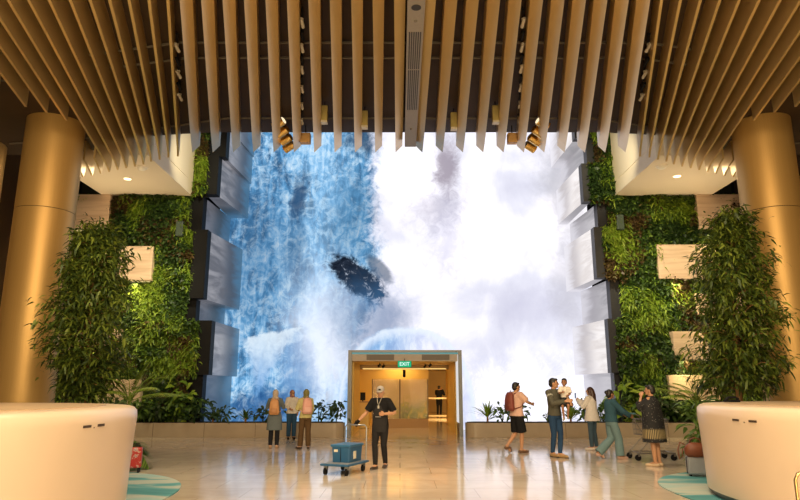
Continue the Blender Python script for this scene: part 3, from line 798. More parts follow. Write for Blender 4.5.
bush(3.45, PY, PZ, .6, .6, 40, G_MID, 'green shrub in the planter between spiky plant and man in shorts', .2, .11)
bush(4.0, PY, PZ, .75, .7, 60, G_MID, 'green shrub in the planter behind man in black shorts', .22, .11)
bush(5.0, PY, PZ, .28, .5, 16, G_MID, 'small low plant in the planter between the two men', .18, .09)
spiky(5.75, PY, PZ, .85, 34, G_PALM, 'yellow green spiky plant in the planter behind the man with child', .07)
bush(6.25, PY, PZ, .7, .7, 60, G_MID, 'green shrub in the planter beside man with child', .22, .11)
bush(6.85, PY, PZ, .62, .8, 70, G_MID, 'green shrub in the planter behind woman in white blouse', .22, .11)
bush(7.5, PY, PZ, 1.3, .8, 30, G_BRIGHT, 'tall broad-leaved plant in the planter beneath the grey screen edge', .45, .2, name='broadleaf_plant')
bush(8.1, PY, PZ, 1.0, .9, 90, G_MID, 'leafy shrub in the planter behind woman in teal jacket', .26, .13)
bush(8.9, PY, PZ, .9, .9, 90, G_DARK, 'leafy shrub in the planter behind woman in black dress', .26, .13)
bush(9.7, PY, PZ, .8, .9, 90, G_MID, 'leafy shrub at the counter end of the white side planter', .24, .12)

# trees beside the columns
def tree(x, y, label, prof, H, seed, lean):
    t = thing('tree', label, 'tree', (x, y, 0))
    rr = np.random.default_rng(seed); rs = random.Random(seed)
    b = MB(); b.loft([(0, 0, 0, .42, .42), (0, 0, .55, .5, .5)], 24); b.build('pot', STONE, t, True)
    b = MB()
    top = V((lean, 0, H * .93))
    trunk = [V((0, 0, .5)), V((.04, 0, H * .35)), V((lean * .5 - .03, .02, H * .62)), top]
    b.tube(trunk, [.075, .06, .045, .015], 10)
    b.build('trunk', BARK, t, True)
    br = MB(); tips = []
    nb = 85
    for i in range(nb):
        s = i / (nb - 1); z = prof[0][0] + (H - prof[0][0]) * s
        w = np.interp(z, [p[0] for p in prof], [p[1] for p in prof])
        a = i * 2.399 + rs.uniform(-.3, .3); L = w * rs.uniform(.55, 1.08)
        cx = np.interp(z, [0, H], [0, lean])
        p0 = V((cx, 0, z - .25)); p1 = p0 + V((math.cos(a) * L * .55, math.sin(a) * L * .55, .22)); p2 = p0 + V((math.cos(a) * L, math.sin(a) * L, .16))
        br.tube([p0, p1, p2], [.014, .010, .004], 5)
        tips.append((p0, p1, p2))
    br.build('branches', BARK, t)
    lv = Leaves()
    for p0, p1, p2 in tips:
        n = 125
        s = rr.uniform(.25, 1.05, n)
        P = np.array(p0)[None] * ((1 - s) ** 2)[:, None] + np.array(p1)[None] * (2 * s * (1 - s))[:, None] + np.array(p2)[None] * (s ** 2)[:, None]
        P = P + rr.normal(0, .11, (n, 3))
        d = np.array(p2 - p0); d = d / np.linalg.norm(d)
        D = d[None] * .8 + rr.normal(0, .65, (n, 3)) + np.array([[0, 0, -.35]])
        lv.add(P, D, np.stack([rr.normal(0, .4, n), rr.normal(0, .4, n), np.ones(n)], 1), rr.uniform(.13, .24, n), rr.uniform(.036, .06, n), .3)
    lv.build('foliage', G_TREE, t)
tree(-6.85, 14.0, 'bushy tree before the brass column beside the blue water',
     [(1.5, .40), (2.0, .7), (2.6, .86), (3.5, .88), (4.3, .82), (4.9, .66), (5.3, .3)], 5.25, 3, -.12)
tree(7.35, 14.0, 'bushy tree before the brass column beside the white water',
     [(1.7, .8), (2.3, 1.0), (3.2, .95), (4.2, .85), (5.0, .62), (5.45, .42), (5.7, .2)], 5.6, 9, .3)

# palms behind the counters
palm(6.75, 12.9, 0, 1.7, 16, 1.25, G_PALM, 'fan of yellow green palm fronds behind the counter by the white water', arch=.5)
palm(6.3, 13.6, 0, 1.1, 12, .75, G_PALM, 'small palm with drooping fronds at counter end near woman in black dress', arch=.7)
bush(6.0, 13.0, 0, 1.35, .55, 120, G_MID, 'hanging leafy plant at counter end behind the brown handbag', .26, .07, group=None)
palm(-6.15, 13.2, 0, 1.5, 14, 1.0, G_PALM, 'low palm with yellow green fronds under the tree by the blue water', arch=.5)
palm(-5.55, 13.5, 0, .95, 9, .6, G_MID, 'drooping fern at the counter end by the red suitcase', name='fern', lw=.04, arch=.9)
palm(-7.4, 13.0, 0, 1.3, 10, .8, G_MID, 'dark palm fronds beneath the tree trunk by the blue water', arch=.6)
palm(6.9, 15.0, 0, 3.7, 15, 1.4, G_PALM, 'tall palm with pointed yellow green fronds beside the tree, white water side', arch=.35)
palm(8.3, 13.2, 0, 1.3, 12, .9, G_MID, 'dark palm fronds beneath the tree trunk by the white water', arch=.5)
palm(-6.25, 14.9, 0, 3.7, 16, 1.5, G_PALM, 'tall palm with pointed yellow green fronds beside the tree, blue water side', arch=.35)

# ------------------------------------------------------------------ reception counters and floor mats
def mat_mat():
    g = NG('teal_mat'); co = g.coord()
    n1 = g.noise(g.map(co, (.5, 1.1, 1)), 1.1, 3, .5, .8)
    c = g.ramp(n1, [(.36, (.05, .22, .23)), (.47, (.10, .32, .32)), (.56, (.45, .47, .38)), (.68, (.30, .46, .42))])
    g.pbr(c, .75); return g.mat
MATM = mat_mat()
DARKS = M('dark_slot', (.06, .035, .02), .6)
PLINTH = M('grey_plinth', (.16, .15, .14), .4, .4)
def counter(cx, cy, a, bb, w, sx):
    t = thing('reception_counter', f'curved cream reception counter with two dark slots, {w} water side', 'counter', (cx, cy, 0), 0, 'curved reception counters')
    E = 2.4
    def secs(zr): return [(0, 0, z, a + d, bb + d) for z, d in zr]
    b = MB(); b.loft(secs([(.10, -.05), (.5, -.04), (1.0, -.015), (1.19, 0), (1.29, -.008), (1.335, -.045), (1.355, -.10), (1.36, -.16)]), 120, 0, E); b.build('shell', COUNTER, t, True)
    b = MB(); b.loft(secs([(1.35, -.4), (1.37, -.4)]), 120, 0, E); b.build('worktop', M('worktop', (.60, .44, .28), .4), t)
    b = MB(); b.loft(secs([(0, -.11), (.10, -.11)]), 120, 0, E); b.build('plinth', PLINTH, t)
    # two slots and a keyhole let into the shell, plus panel seams
    def on_face(ang, z, w_, h_, nm, m):
        d = np.interp(z, [.1, .5, 1.0, 1.17, 1.26], [-.05, -.04, -.015, 0, -.01])
        def pt(t_): c_, s_ = math.cos(R(t_)), math.sin(R(t_)); return V((sx * (a + d) * c_ ** (2 / E), -(bb + d) * s_ ** (2 / E), z))
        u = (pt(ang + .5) - pt(ang - .5)); u = u.normalized(); P = pt(ang); nrm = V((u.y, -u.x, 0))
        if nrm.dot(P) < 0: nrm = -nrm
        q = MB(); vs = []
        for e in (-.02, .004):
            for p in (P - u * w_ / 2, P + u * w_ / 2):
                for s_ in (-1, 1): vs.append(p + nrm * e + V((0, 0, s_ * h_ / 2)))
        q.add(vs, [(0, 1, 3, 2), (4, 6, 7, 5), (0, 4, 5, 1), (2, 3, 7, 6), (0, 2, 6, 4), (1, 5, 7, 3)])
        return q.build(nm, m, t)
    for x in SLOTS[w]: on_face(x, 1.17, .15, .028, 'slot', DARKS)
    on_face(sum(SLOTS[w]) / 2, 1.15, .014, .014, 'keyhole', DARKS)
    return t
SLOTS = {'blue': (3.4, 8.4), 'white': (4.2, 10.6)}
counter(-6.53, 7.95, 3.0, 2.75, 'blue', 1)
counter(7.64, 9.2, 3.05, 2.75, 'white', -1)
for cx, cy, a, bb, w in ((-6.85, 9.6, 3.4, 3.35, 'blue'), (7.75, 10.1, 3.5, 3.1, 'white')):
    b = MB(); b.loft([(0, 0, 0, a, bb), (0, 0, .014, a, bb)], 120, 0, 2.4)
    o = b.build('floor_mat', MATM); o.location = (cx, cy, .001)
    tag(o, f'teal and beige rounded floor mat under the {w} water side counter', 'mat', 'teal floor mats')
t = thing('telephone', 'small black device lying on the white water side counter', 'telephone', (5.45, 10.6, 1.371), R(10))
b = MB(); b.box(-.10, .10, -.09, .09, 0, .035); b.build('base', BLACKM, t, bevel=.01)
b = MB(); b.tube([(-.10, -.02, .05), (-.07, -.02, .075), (.07, -.02, .075), (.10, -.02, .05)], [.026, .018, .018, .026], 10); b.build('handset', BLACKM, t, True)
t = thing('grab_rail', 'bent brass tube rail standing before the white water side counter', 'rail', (4.48, 7.5, 0), R(-18))
b = MB(); b.tube([(0, 0, 0), (0, 0, .58), (.03, .0, .645), (.10, .0, .67), (.32, 0, .67), (.38, 0, .645), (.41, 0, .58), (.41, 0, 0)], .018, 10, round_ends=False); b.build('tube', M('brass_tube', (.72, .50, .22), .3, 1.0), t, True)
for x in (0, .41):
    b = MB(); b.tube([(x, 0, .002), (x, 0, .02)], .05, 16, round_ends=False); b.build('foot', BLACKM, t)

# red suitcase beside the blue side counter, bag on case by the other
def red_case():
    g = NG('red_print'); co = g.coord()
    v = g.voro(co, 14, out='Color'); n = g.noise(co, 16, 2)
    c = g.mix(g.ss(n, .52, .60), (.42, .025, .02), (.50, .30, .24)); c = g.mix(g.ss(n, .66, .70), c, (.06, .10, .30))
    g.pbr(c, .4); return g.mat
t = thing('suitcase', 'small red patterned suitcase on wheels behind the blue side counter', 'suitcase', (-5.18, 12.75, 0), R(15))
b = MB(); b.box(-.16, .16, -.1, .1, .09, .47); b.build('shell', red_case(), t, bevel=.03)
b = MB(); b.tube([(-.1, .06, .47), (-.1, .06, .53), (.1, .06, .53), (.1, .06, .47)], .01, 6); b.build('handle', BLACKM, t)
for x in (-.12, .12):
    for y in (-.07, .07):
        b = MB(); b.tube([(x - .018, y, .042), (x + .018, y, .042)], .042, 14, round_ends=False); b.tube([(x, y, .05), (x, y, .1)], .015, 6, round_ends=False); b.build('wheel', BLACKM, t)
t = thing('suitcase', 'grey upright suitcase under the brown handbag by the white side counter', 'suitcase', (5.55, 12.15, 0), R(-12))
b = MB(); b.box(-.24, .24, -.13, .13, .05, .36); b.build('shell', M('grey_shell', (.34, .34, .36), .35), t, bevel=.03)
b = MB(); b.box(-.25, .25, -.005, .005, .06, .35); b.build('zip', BLACKM, t)
for x in (-.19, .19):
    b = MB(); b.tube([(x - .018, 0, .035), (x + .018, 0, .035)], .035, 14, round_ends=False); b.build('wheel', BLACKM, t)
t = thing('handbag', 'rounded brown leather handbag with loop strap on the grey suitcase', 'handbag', (5.46, 12.1, .36), R(-12))
b = MB(); b.loft([(0, 0, 0, .15, .08), (0, 0, .05, .20, .11), (0, 0, .15, .20, .11), (0, 0, .22, .15, .08), (0, 0, .25, .09, .04)], 24, 0, 2.5); b.build('pouch', M('tan_leather', (.20, .055, .02), .45, var=.2), t, True)
b = MB(); b.tube([(-.2, -.05, .22), (-.28, -.08, .26), (-.33, -.1, .12), (-.31, -.1, -.04), (-.26, -.1, .02), (-.24, -.08, .15)], .012, 8); b.build('strap', M('strap_leather', (.16, .05, .02), .5), t, True)
b = MB(); b.tube([(-.10, 0, .23), (-.08, 0, .31), (.0, 0, .34), (.08, 0, .31), (.10, 0, .23)], .012, 8); b.build('handle', M('strap_leather', (.16, .05, .02), .5), t, True)
# ------------------------------------------------------------------ people
SKIN_A = M('skin_tan', (.50, .26, .14), .5, var=.06); SKIN_B = M('skin_brown', (.34, .16, .085), .5, var=.06); SKIN_C = M('skin_light', (.62, .36, .23), .5, var=.06)
HAIRB = M('hair_black', (.012, .010, .009), .45); HAIRBR = M('hair_brown', (.055, .022, .014), .45)
EYE = M('eye_dark', (.01, .008, .006), .2); LIP = M('lip', (.34, .11, .09), .5)
def fab(name, c, r=.9): return M('cloth_' + name, c, r, var=.16, scale=30, Specular_IOR_Level=.12)

class Person:
    def __init__(s, label, H, loc, rz, arms, legs, skin, hair='short', hairmat=HAIRB, yaw=0, pitch=0, female=False, group=None, curl=(.5, .5), headk=1.0, shoulder=.170):
        s.S = H / 1.7
        s.t = thing('person', label, 'person', loc, R(rz), group)
        s.arms = {k: (V(e), V(w)) for k, (e, w) in arms.items()}; s.legs = {k: tuple(V(p) for p in q) for k, q in legs.items()}
        s.female = female; s.sh = .155 if female else shoulder; s.hip = .09
        s.M3 = Matrix.Translation((0, .02, 1.585 + .12 * (headk - 1))) @ Matrix.Rotation(R(yaw), 4, 'Z') @ Matrix.Rotation(R(pitch), 4, 'X') @ Matrix.Scale(headk, 4)
        b = MB(); w = .92 if female else 1.0
        b.loft([(0, 0, .85, .13, .10), (0, 0, .95, .16, .115), (0, 0, 1.07, .13 * w, .098), (0, 0, 1.22, .152 * w, .112), (0, 0, 1.34, .165 * w, .11), (0, 0, 1.42, .13 * w, .08), (0, .0, 1.46, .06, .055)], 24)
        b.tube([(0, -.005, 1.42), (0, .01, 1.54)], [.056 * w, .052 * w], 12)
        hb = MB()
        hb.ball((0, -.005, .012), (.076, .096, .105)); hb.ball((0, .028, -.052), (.056, .064, .062)); hb.tube([(0, .088, .012), (0, .108, -.022)], [.010, .016], 8)
        hb.ball((0, .072, .022), (.052, .02, .014)); hb.ball((0, .082, -.062), (.026, .012, .008)); hb.ball((0, .074, -.088), (.026, .018, .016))
        for q in (-1, 1): hb.ball((q * .079, -.008, -.012), (.012, .022, .034))
        b.add([s.M3 @ V(v) for v in hb.v], hb.f)
        for i, (k, sg) in enumerate((('L', -1), ('R', 1))):
            e, wr = s.arms[k]; sh = V((sg * s.sh, 0, 1.395))
            b.tube([sh + V((-sg * .05, 0, .0)), sh, sh.lerp(e, .5), e, e.lerp(wr, .35), wr], [.055, .052 * w, .046 * w, .038 * w, .038 * w, .026 * w], 12)
            s.hand(b, e, wr, sg, curl[i])
            kn, an, toe = s.legs[k]; hp = V((sg * s.hip, 0, .90))
            b.tube([hp, hp.lerp(kn, .5), kn, kn.lerp(an, .3), an], [.088, .075, .056, .055, .036], 14)
            d = V((toe.x - an.x, toe.y - an.y, toe.z - an.z + .05)).normalized()
            b.tube([an - V((0, 0, .02)) - d * .03, an + d * .06 - V((0, 0, .03)), toe], [.038, .04, .026], 12)
        s.skin = skin
        s.put(b, 'body', skin, .0072, 3, top=True)
        for q in (-1, 1):
            e = MB(); e.ball((q * .031, .083, .008), (.014, .012, .009)); s.headpart(e, 'eye', EYE)
            e = MB(); e.tube([(q * .018, .096, .030), (q * .048, .083, .030)], .0045, 6); s.headpart(e, 'eyebrow', hairmat)
        e = MB(); e.ball((0, .0915, -.062), (.023, .008, .007)); s.headpart(e, 'mouth', LIP)
        h = MB()
        if hair == 'short':
            h.ball((0, -.022, .030), (.084, .096, .096)); h.ball((0, -.05, -.01), (.074, .068, .08)); h.ball((0, .045, .083), (.062, .045, .03)); s.headpart(h, 'hair', hairmat, .008)
        elif hair == 'long':
            h.ball((0, -.022, .028), (.088, .096, .098)); 
            h.tube([(0, -.05, .02), (0, -.085, -.12), (0, -.10, -.26), (.0, -.10, -.36)], [.085, .088, .075, .035], 14)
            for q in (-1, 1): h.tube([(q * .066, -.01, .03), (q * .075, -.03, -.1), (q * .06, -.06, -.22)], [.03, .035, .03], 8)
            s.headpart(h, 'hair', hairmat, .009)
        elif hair == 'bun':
            h.ball((0, -.022, .028), (.088, .097, .098)); h.ball((0, -.05, -.02), (.078, .07, .08)); h.ball((0, -.11, .045), (.055, .05, .05)); s.headpart(h, 'hair', hairmat, .008)
        elif hair == 'cap':
            h.ball((0, -.045, -.03), (.074, .062, .06)); s.headpart(h, 'hair', hairmat, .008)
    def hand(s, b, e, wr, sg, c):
        d = (wr - e).normalized(); up = V((0, 0, 1)) if abs(d.z) < .8 else V((0, 1, 0))
        sd = d.cross(up).normalized() * sg; n = (V((-sg, .2, 0)) - d * d.dot(V((-sg, .2, 0)))).normalized()
        sd = d.cross(n).normalized()
        if sd.dot(V((0, 1, .3))) < 0: sd = -sd          # thumb side points forward and up
        for q in (-.024, -.008, .008, .024): b.tube([wr - d * .01, wr + d * .045 + sd * q, wr + d * .085 + sd * q * 1.15], [.018, .0165, .013], 8)
        for q, L in ((.030, .070), (.010, .080), (-.010, .075), (-.029, .060)):
            p0 = wr + d * .082 + sd * q; a = c * .9; a2 = c * 2.0; a3 = c * 2.9
            p1 = p0 + (d * math.cos(a) + n * math.sin(a)) * L * .45; p2 = p1 + (d * math.cos(a2) + n * math.sin(a2)) * L * .32; p3 = p2 + (d * math.cos(a3) + n * math.sin(a3)) * L * .25
            b.tube([p0 - d * .02, p0, p1, p2, p3], [.0095, .0095, .009, .0085, .0075], 8)
        t0 = wr + d * .02 + sd * .024; t1 = t0 + (sd * .75 + d * .65 + n * .15) * .042; t2 = t1 + (d * .9 + n * (.2 + .6 * c)).normalized() * .034
        b.tube([t0, t1, t2], [.014, .011, .009], 8)
    def put(s, mb, name, m, voxel=.011, smooth=4, top=False, parent=None):
        mb.v = [tuple(V(v) * s.S) for v in mb.v]
        return mb.remesh(name, m, parent or s.t, voxel * max(s.S, .7), smooth) if voxel else mb.build(name, m, parent or s.t, True)
    def headpart(s, mb, name, m, voxel=0):
        mb.v = [tuple(s.M3 @ V(v)) for v in mb.v]; return s.put(mb, name, m, voxel, 3)
    # -------- clothing, all grown over the same skeleton
    def top(s, m, name='shirt', hem=.88, sleeve=1.0, ease=.016, hemw=0, flare=0, collar=1.462):
        b = MB(); w = .92 if s.female else 1.0; e = ease
        secs = []
        if hem < .8: secs += [(0, 0, hem, .165 + flare + e, .125 + flare + e)]
        secs += [(0, 0, max(hem, .88) if hem >= .8 else .92, .165 + e + flare * .5 + hemw, .122 + e + flare * .5 + hemw), (0, 0, 1.07, .138 * w + e + flare * .3, .105 + e + flare * .2), (0, 0, 1.22, .155 * w + e, .115 + e), (0, 0, 1.34, .168 * w + e, .112 + e), (0, 0, 1.42, .135 * w + e, .082 + e), (0, 0, collar, .068 + e, .060 + e)]
        if hem > 1.0: secs = [q for q in secs if q[2] >= 1.05]
        b.loft(secs, 28)
        for k, sg in (('L', -1), ('R', 1)):
            el, wr = s.arms[k]; sh = V((sg * s.sh, 0, 1.392)); r = [.058 * w + e, .055 * w + e, .049 * w + e, .044 * w + e]
            if sleeve <= .5:
                t = sleeve / .5; b.tube([sh - V((sg * .06, 0, 0)), sh, sh.lerp(el, t * .5), sh.lerp(el, t)], [r[0], r[0], r[1] + .004, r[1] + .008], 14, round_ends=False)
            else:
                t = (sleeve - .5) / .5
                b.tube([sh - V((sg * .06, 0, 0)), sh, sh.lerp(el, .5), el, el.lerp(wr, t * .5), el.lerp(wr, t * .93)], [r[0], r[0], r[2], r[3], r[3] - .002, .032 + e * 1.2], 14, round_ends=False)
        return s.put(b, name, m)
    def bottom(s, m, name='trousers', length=1.0, ease=.012, wide=0, waist=1.0):
        b = MB(); e = ease
        b.loft([(0, 0, .82, .13 + e, .105 + e), (0, 0, .90, .168 + e, .122 + e), (0, 0, .97, .165 + e, .118 + e), (0, 0, waist + .03, .142 + e, .108 + e)], 26)
        for k, sg in (('L', -1), ('R', 1)):
            kn, an, toe = s.legs[k]; hp = V((sg * s.hip, 0, .90))
            if length <= .55:
                t = length / .5; b.tube([hp, hp.lerp(kn, t * .5), hp.lerp(kn, t)], [.09 + e, .084 + e + wide * .5, .075 + e + wide], 16, round_ends=False)
            else:
                t = (length - .5) / .5
                b.tube([hp, hp.lerp(kn, .5), kn, kn.lerp(an, t * .5), kn.lerp(an, t)], [.09 + e, .078 + e + wide * .3, .059 + e + wide * .6, .055 + e + wide * .9, .042 + e + wide * 1.3], 16, round_ends=False)
        return s.put(b, name, m)
    def shoes(s, m, name='shoe', sole=None):
        for k in 'LR':
            kn, an, toe = s.legs[k]; d = V((toe.x - an.x, toe.y - an.y, 0)).normalized(); b = MB()
            h = an - V((0, 0, .045))
            b.tube([h - d * .045, h + d * .02, h + d * .09 + V((0, 0, -.008)), toe + d * .01], [.042, .046, .044, .032], 12)
            o = s.put(b, name, m, .008, 3)
            if sole:
                b = MB(); f = V((0, 0, -.034)); b.tube([h - d * .05 + f, h + d * .09 + f + V((0, 0, -.008)), toe + d * .015 + V((0, 0, -.02))], [.03, .036, .026], 10); s.put(b, 'sole', sole, .008, 2, parent=o)
    def hijab(s, m, drape=.0):
        b = MB(); b.ball((0, -.028, .008), (.093, .110, .122)); b.ball((0, -.03, -.07), (.085, .085, .08))
        b.v = [tuple(s.M3 @ V(v)) for v in b.v]
        b.loft([(0, .005, 1.36 - drape, .14, .122), (0, .0, 1.42, .135, .105), (0, .0, 1.48, .085, .085), (0, .0, 1.54, .078, .085)], 20)
        return s.put(b, 'headscarf', m, .010, 5)
    def local(s, p): return V(p) * s.S
LEG = {'L': ((-.092, .012, .49), (-.095, -.02, .085), (-.115, .15, .03)), 'R': ((.092, .012, .49), (.095, -.02, .085), (.115, .15, .03))}
ARM = {'L': ((-.215, -.02, 1.13), (-.215, .06, .89)), 'R': ((.215, -.02, 1.13), (.215, .06, .89))}
def mixd(base, **kw): q = dict(base); q.update(kw); return q

def backpack(p, label, m, m2, h=.42, w=.15, cy=-.115, z=1.0):
    """worn bag: a thing of its own standing against the wearer's back"""
    S = p.S; t = thing('backpack', label, 'backpack', p.t.location, p.t.rotation_euler.z)
    b = MB(); b.loft([(0, cy - .07, z, w * .86, .05), (0, cy - .08, z + .06, w, .085), (0, cy - .08, z + h * .55, w * .95, .085), (0, cy - .07, z + h * .85, w * .8, .07), (0, cy - .06, z + h, w * .45, .04)], 24, 0, 2.6)
    p.put(b, 'pouch', m, .011, 3, parent=t)
    b = MB(); b.loft([(0, cy - .13, z + .04, w * .66, .035), (0, cy - .14, z + .10, w * .7, .045), (0, cy - .14, z + h * .42, w * .64, .035)], 20, 0, 2.8); p.put(b, 'front_pocket', m2, .010, 3, parent=t)
    for sg in (-1, 1):
        b = MB(); b.tube([(sg * .085, cy - .01, z + h * .9), (sg * .10, .02, 1.462), (sg * .115, .125, 1.34), (sg * .13, .12, 1.18), (sg * .165, .0, z + .10), (sg * .12, cy - .02, z + .05)], .016, 8); p.put(b, 'strap', m2, 0, parent=t)
    b = MB(); b.tube([(-.03, cy - .04, z + h - .01), (0, cy - .04, z + h + .04), (.03, cy - .04, z + h - .01)], .008, 6); p.put(b, 'handle', m2, 0, parent=t)
    return t
def phone(p, c, rx, label, m=BLACKM):
    t = thing('mobile_phone', label, 'phone', p.t.matrix_basis @ p.local(c), p.t.rotation_euler.z)
    b = MB(); b.box(-.037, .037, -.005, .005, -.075, .075); o = b.build('case', m, t, bevel=.003)
    b = MB(); b.box(-.034, .034, -.0065, -.005, -.07, .07); b.build('screen', glow('phone_glow', (.5, .6, .8), .35), t)
    return t

# 1 woman in grey tunic, from behind, photographing the water
p = Person('woman in beige headscarf and long grey tunic seen from behind, holding phone up', 1.55, (-3.44, 17.8, 0), 4,
           {'L': ((-.25, .10, 1.17), (-.075, .26, 1.40)), 'R': ((.25, .10, 1.17), (.075, .26, 1.40))}, LEG, SKIN_C, None, female=True, curl=(.6, .6))
p.bottom(fab('black', (.018, .018, .022)), ease=.008, wide=.008); p.top(fab('slate', (.13, .155, .165)), 'tunic', .52, 1.0, .022, flare=.05); p.hijab(fab('beige', (.50, .41, .33))); p.shoes(M('sandal_tan', (.42, .26, .16), .6), 'sandal')
backpack(p, 'tan orange backpack on woman in grey tunic', M('pack_tan', (.55, .27, .11), .6, var=.2), M('pack_tan_dark', (.45, .21, .085), .6, var=.2), .46, .15, -.13, .97)
phone(p, (0, .34, 1.50), 0, 'phone held up by woman in grey tunic')
# 2 woman in white shirt by the planter
p = Person('woman in mauve headscarf, white shirt and blue jeans standing by the planter', 1.53, (-3.50, 20.95, 0), 195,
           {'L': ((-.20, -.01, 1.13), (-.20, .08, .90)), 'R': ((.22, .02, 1.14), (.10, .20, 1.05))}, LEG, SKIN_A, None, yaw=20, female=True)
p.bottom(fab('jeans', (.035, .085, .16)), wide=.015); p.top(fab('offwhite', (.72, .68, .62)), 'shirt', .80, 1.0, .026, flare=.025); p.hijab(fab('mauve', (.30, .155, .145)), .08); p.shoes(BLACKM)
# 3 woman with pink backpack
p = Person('woman in olive headscarf, yellow green blouse and brown trousers, side turned to water', 1.56, (-2.56, 17.55, 0), 22,
           {'L': ((-.25, .02, 1.14), (-.14, .22, 1.12)), 'R': ((.20, .0, 1.13), (.17, .15, .95))}, mixd(LEG, L=((-.11, .02, .49), (-.14, -.01, .085), (-.20, .15, .03)), R=((.09, .0, .49), (.10, -.04, .085), (.15, .12, .03))), SKIN_C, None, yaw=10, female=True)
p.bottom(fab('brown', (.105, .062, .03)), ease=.008, wide=.02); p.top(fab('lime', (.50, .45, .20)), 'blouse', .86, 1.0, .024, flare=.015); p.hijab(fab('olive', (.20, .185, .075)), .02); p.shoes(M('shoe_dark', (.05, .03, .02), .5))
backpack(p, 'pale pink backpack on woman in yellow green blouse', M('pack_pink', (.66, .34, .28), .6), M('pack_pink2', (.72, .42, .35), .6), .46, .15)
# 4 porter with the trolley
p = Person('man in black T-shirt, apron and grey cap pushing the platform trolley', 1.63, (-.40, 13.35, 0), 163,
           {'R': ((.31, .02, 1.15), (.45, .18, .965)), 'L': ((-.32, .0, 1.14), (-.15, .19, 1.13))},
           {'R': ((.085, .11, .49), (.06, .14, .09), (.085, .31, .035)), 'L': ((-.085, .03, .48), (-.065, -.15, .10), (-.08, .02, .035))}, SKIN_A, 'cap', pitch=-14, yaw=8, curl=(.95, .8))
p.bottom(fab('charcoal', (.022, .020, .020)), ease=.006); p.top(fab('black_tee', (.014, .014, .015)), 'shirt', .86, .42, .02); p.shoes(M('shoe_dark', (.05, .03, .02), .5), sole=M('sole_grey', (.2, .18, .16), .7))
b = MB(); b.loft([(0, .03, .74, .15, .112), (0, .03, .9, .168, .12), (0, .03, 1.1, .16, .115), (0, .035, 1.18, .15, .115), (0, .04, 1.30, .09, .105)], 24)
b.v = [(x, max(y, -.02), z) for x, y, z in b.v]; o = p.put(b, 'apron', fab('apron', (.030, .028, .028)))
b = MB(); b.box(-.06, .06, .155, .165, 1.06, 1.075); p.put(b, 'apron_buckle', M('buckle', (.5, .5, .5), .3, .8), 0)
b = MB(); b.tube([(-.05, .08, 1.46), (-.035, .125, 1.40), (0, .145, 1.30), (.035, .125, 1.40), (.05, .08, 1.46)], .006, 6); b.box(-.018, .018, .14, .15, 1.24, 1.30); p.put(b, 'lanyard', WHT, 0)
b = MB(); b.ball((0, -.012, .045), (.087, .104, .085)); b.v = [(x, y, max(z, .018)) for x, y, z in b.v]; CAPG = fab('cap_grey', (.42, .39, .35)); o = p.headpart(b, 'cap', CAPG, .007)
b = MB(); b.loft([(0, .10, .028, .068, .075), (0, .10, .036, .066, .072)], 20); p.headpart(b, 'cap_peak', CAPG, .007)
b = MB(); b.box(-.025, .025, .083, .094, .055, .088); p.headpart(b, 'cap_badge', BLACKM)
g_ = MB(); p.hand(g_, V((.31, .02, 1.15)), V((.45, .18, .965)), 1, .95)
d_ = (V((.45, .18, .965)) - V((.31, .02, 1.15))).normalized(); w_ = V((.45, .18, .965)); c_ = w_ + d_ * .06
g_.tube([w_ - d_ * .02, w_ + d_ * .02], [.033, .033], 12, round_ends=False)
g_.v = [tuple(c_ + (V(v) - c_) * 1.14) for v in g_.v]; p.put(g_, 'glove', BLACKM, .007, 2)
# 5 man in shorts
p = Person('man in pale pink T-shirt and black shorts with arm stretched out', 1.74, (2.98, 16.55, 0), -62,
           {'R': ((.23, .16, 1.22), (.13, .40, 1.17)), 'L': ((-.21, -.03, 1.13), (-.20, .10, .93))},
           {'R': ((.09, .07, .49), (.09, .04, .085), (.10, .21, .03)), 'L': ((-.085, .03, .49), (-.08, -.27, .17), (-.08, -.17, .045))}, SKIN_A, 'short', yaw=-5)
p.bottom(fab('black_shorts', (.014, .014, .015)), 'shorts', .50, .02, .03); p.top(fab('pink_tee', (.66, .42, .33)), 'shirt', .87, .42, .03, hemw=.012); p.shoes(M('shoe_brown', (.14, .07, .04), .5))
backpack(p, 'maroon backpack on man in black shorts', M('pack_maroon', (.20, .045, .030), .6, var=.2), M('pack_maroon2', (.15, .032, .022), .6, var=.2), .46, .155, -.13, 1.0)
# 6 man carrying a child
dad = p = Person('man in grey green long-sleeved shirt and blue jeans carrying a small child', 1.83, (3.72, 15.58, 0), -145,
           {'R': ((.25, .18, 1.15), (.10, .42, 1.20)), 'L': ((-.25, .20, 1.11), (-.06, .44, 1.13))},
           {'R': ((.075, .02, .49), (.05, -.07, .09), (.085, .11, .035)), 'L': ((-.06, .09, .49), (.035, .13, .085), (.01, .30, .03))}, SKIN_A, 'short', yaw=38, curl=(.5, .3))
p.bottom(fab('jeans_blue', (.028, .065, .14)), ease=.004); p.top(fab('greygreen', (.105, .10, .075)), 'shirt', .87, 1.0, .018); p.shoes(M('shoe_tan', (.40, .26, .12), .5), sole=BLACKM)
for k, sg in (('R', 1),):
    e, w_ = p.arms[k]; sh = V((sg * p.sh, 0, 1.392)); b = MB(); b.tube([sh.lerp(e, .30), sh.lerp(e, .42)], [.0745, .0735], 16, round_ends=False); p.put(b, 'sleeve_band', fab('band', (.40, .40, .34)), 0)
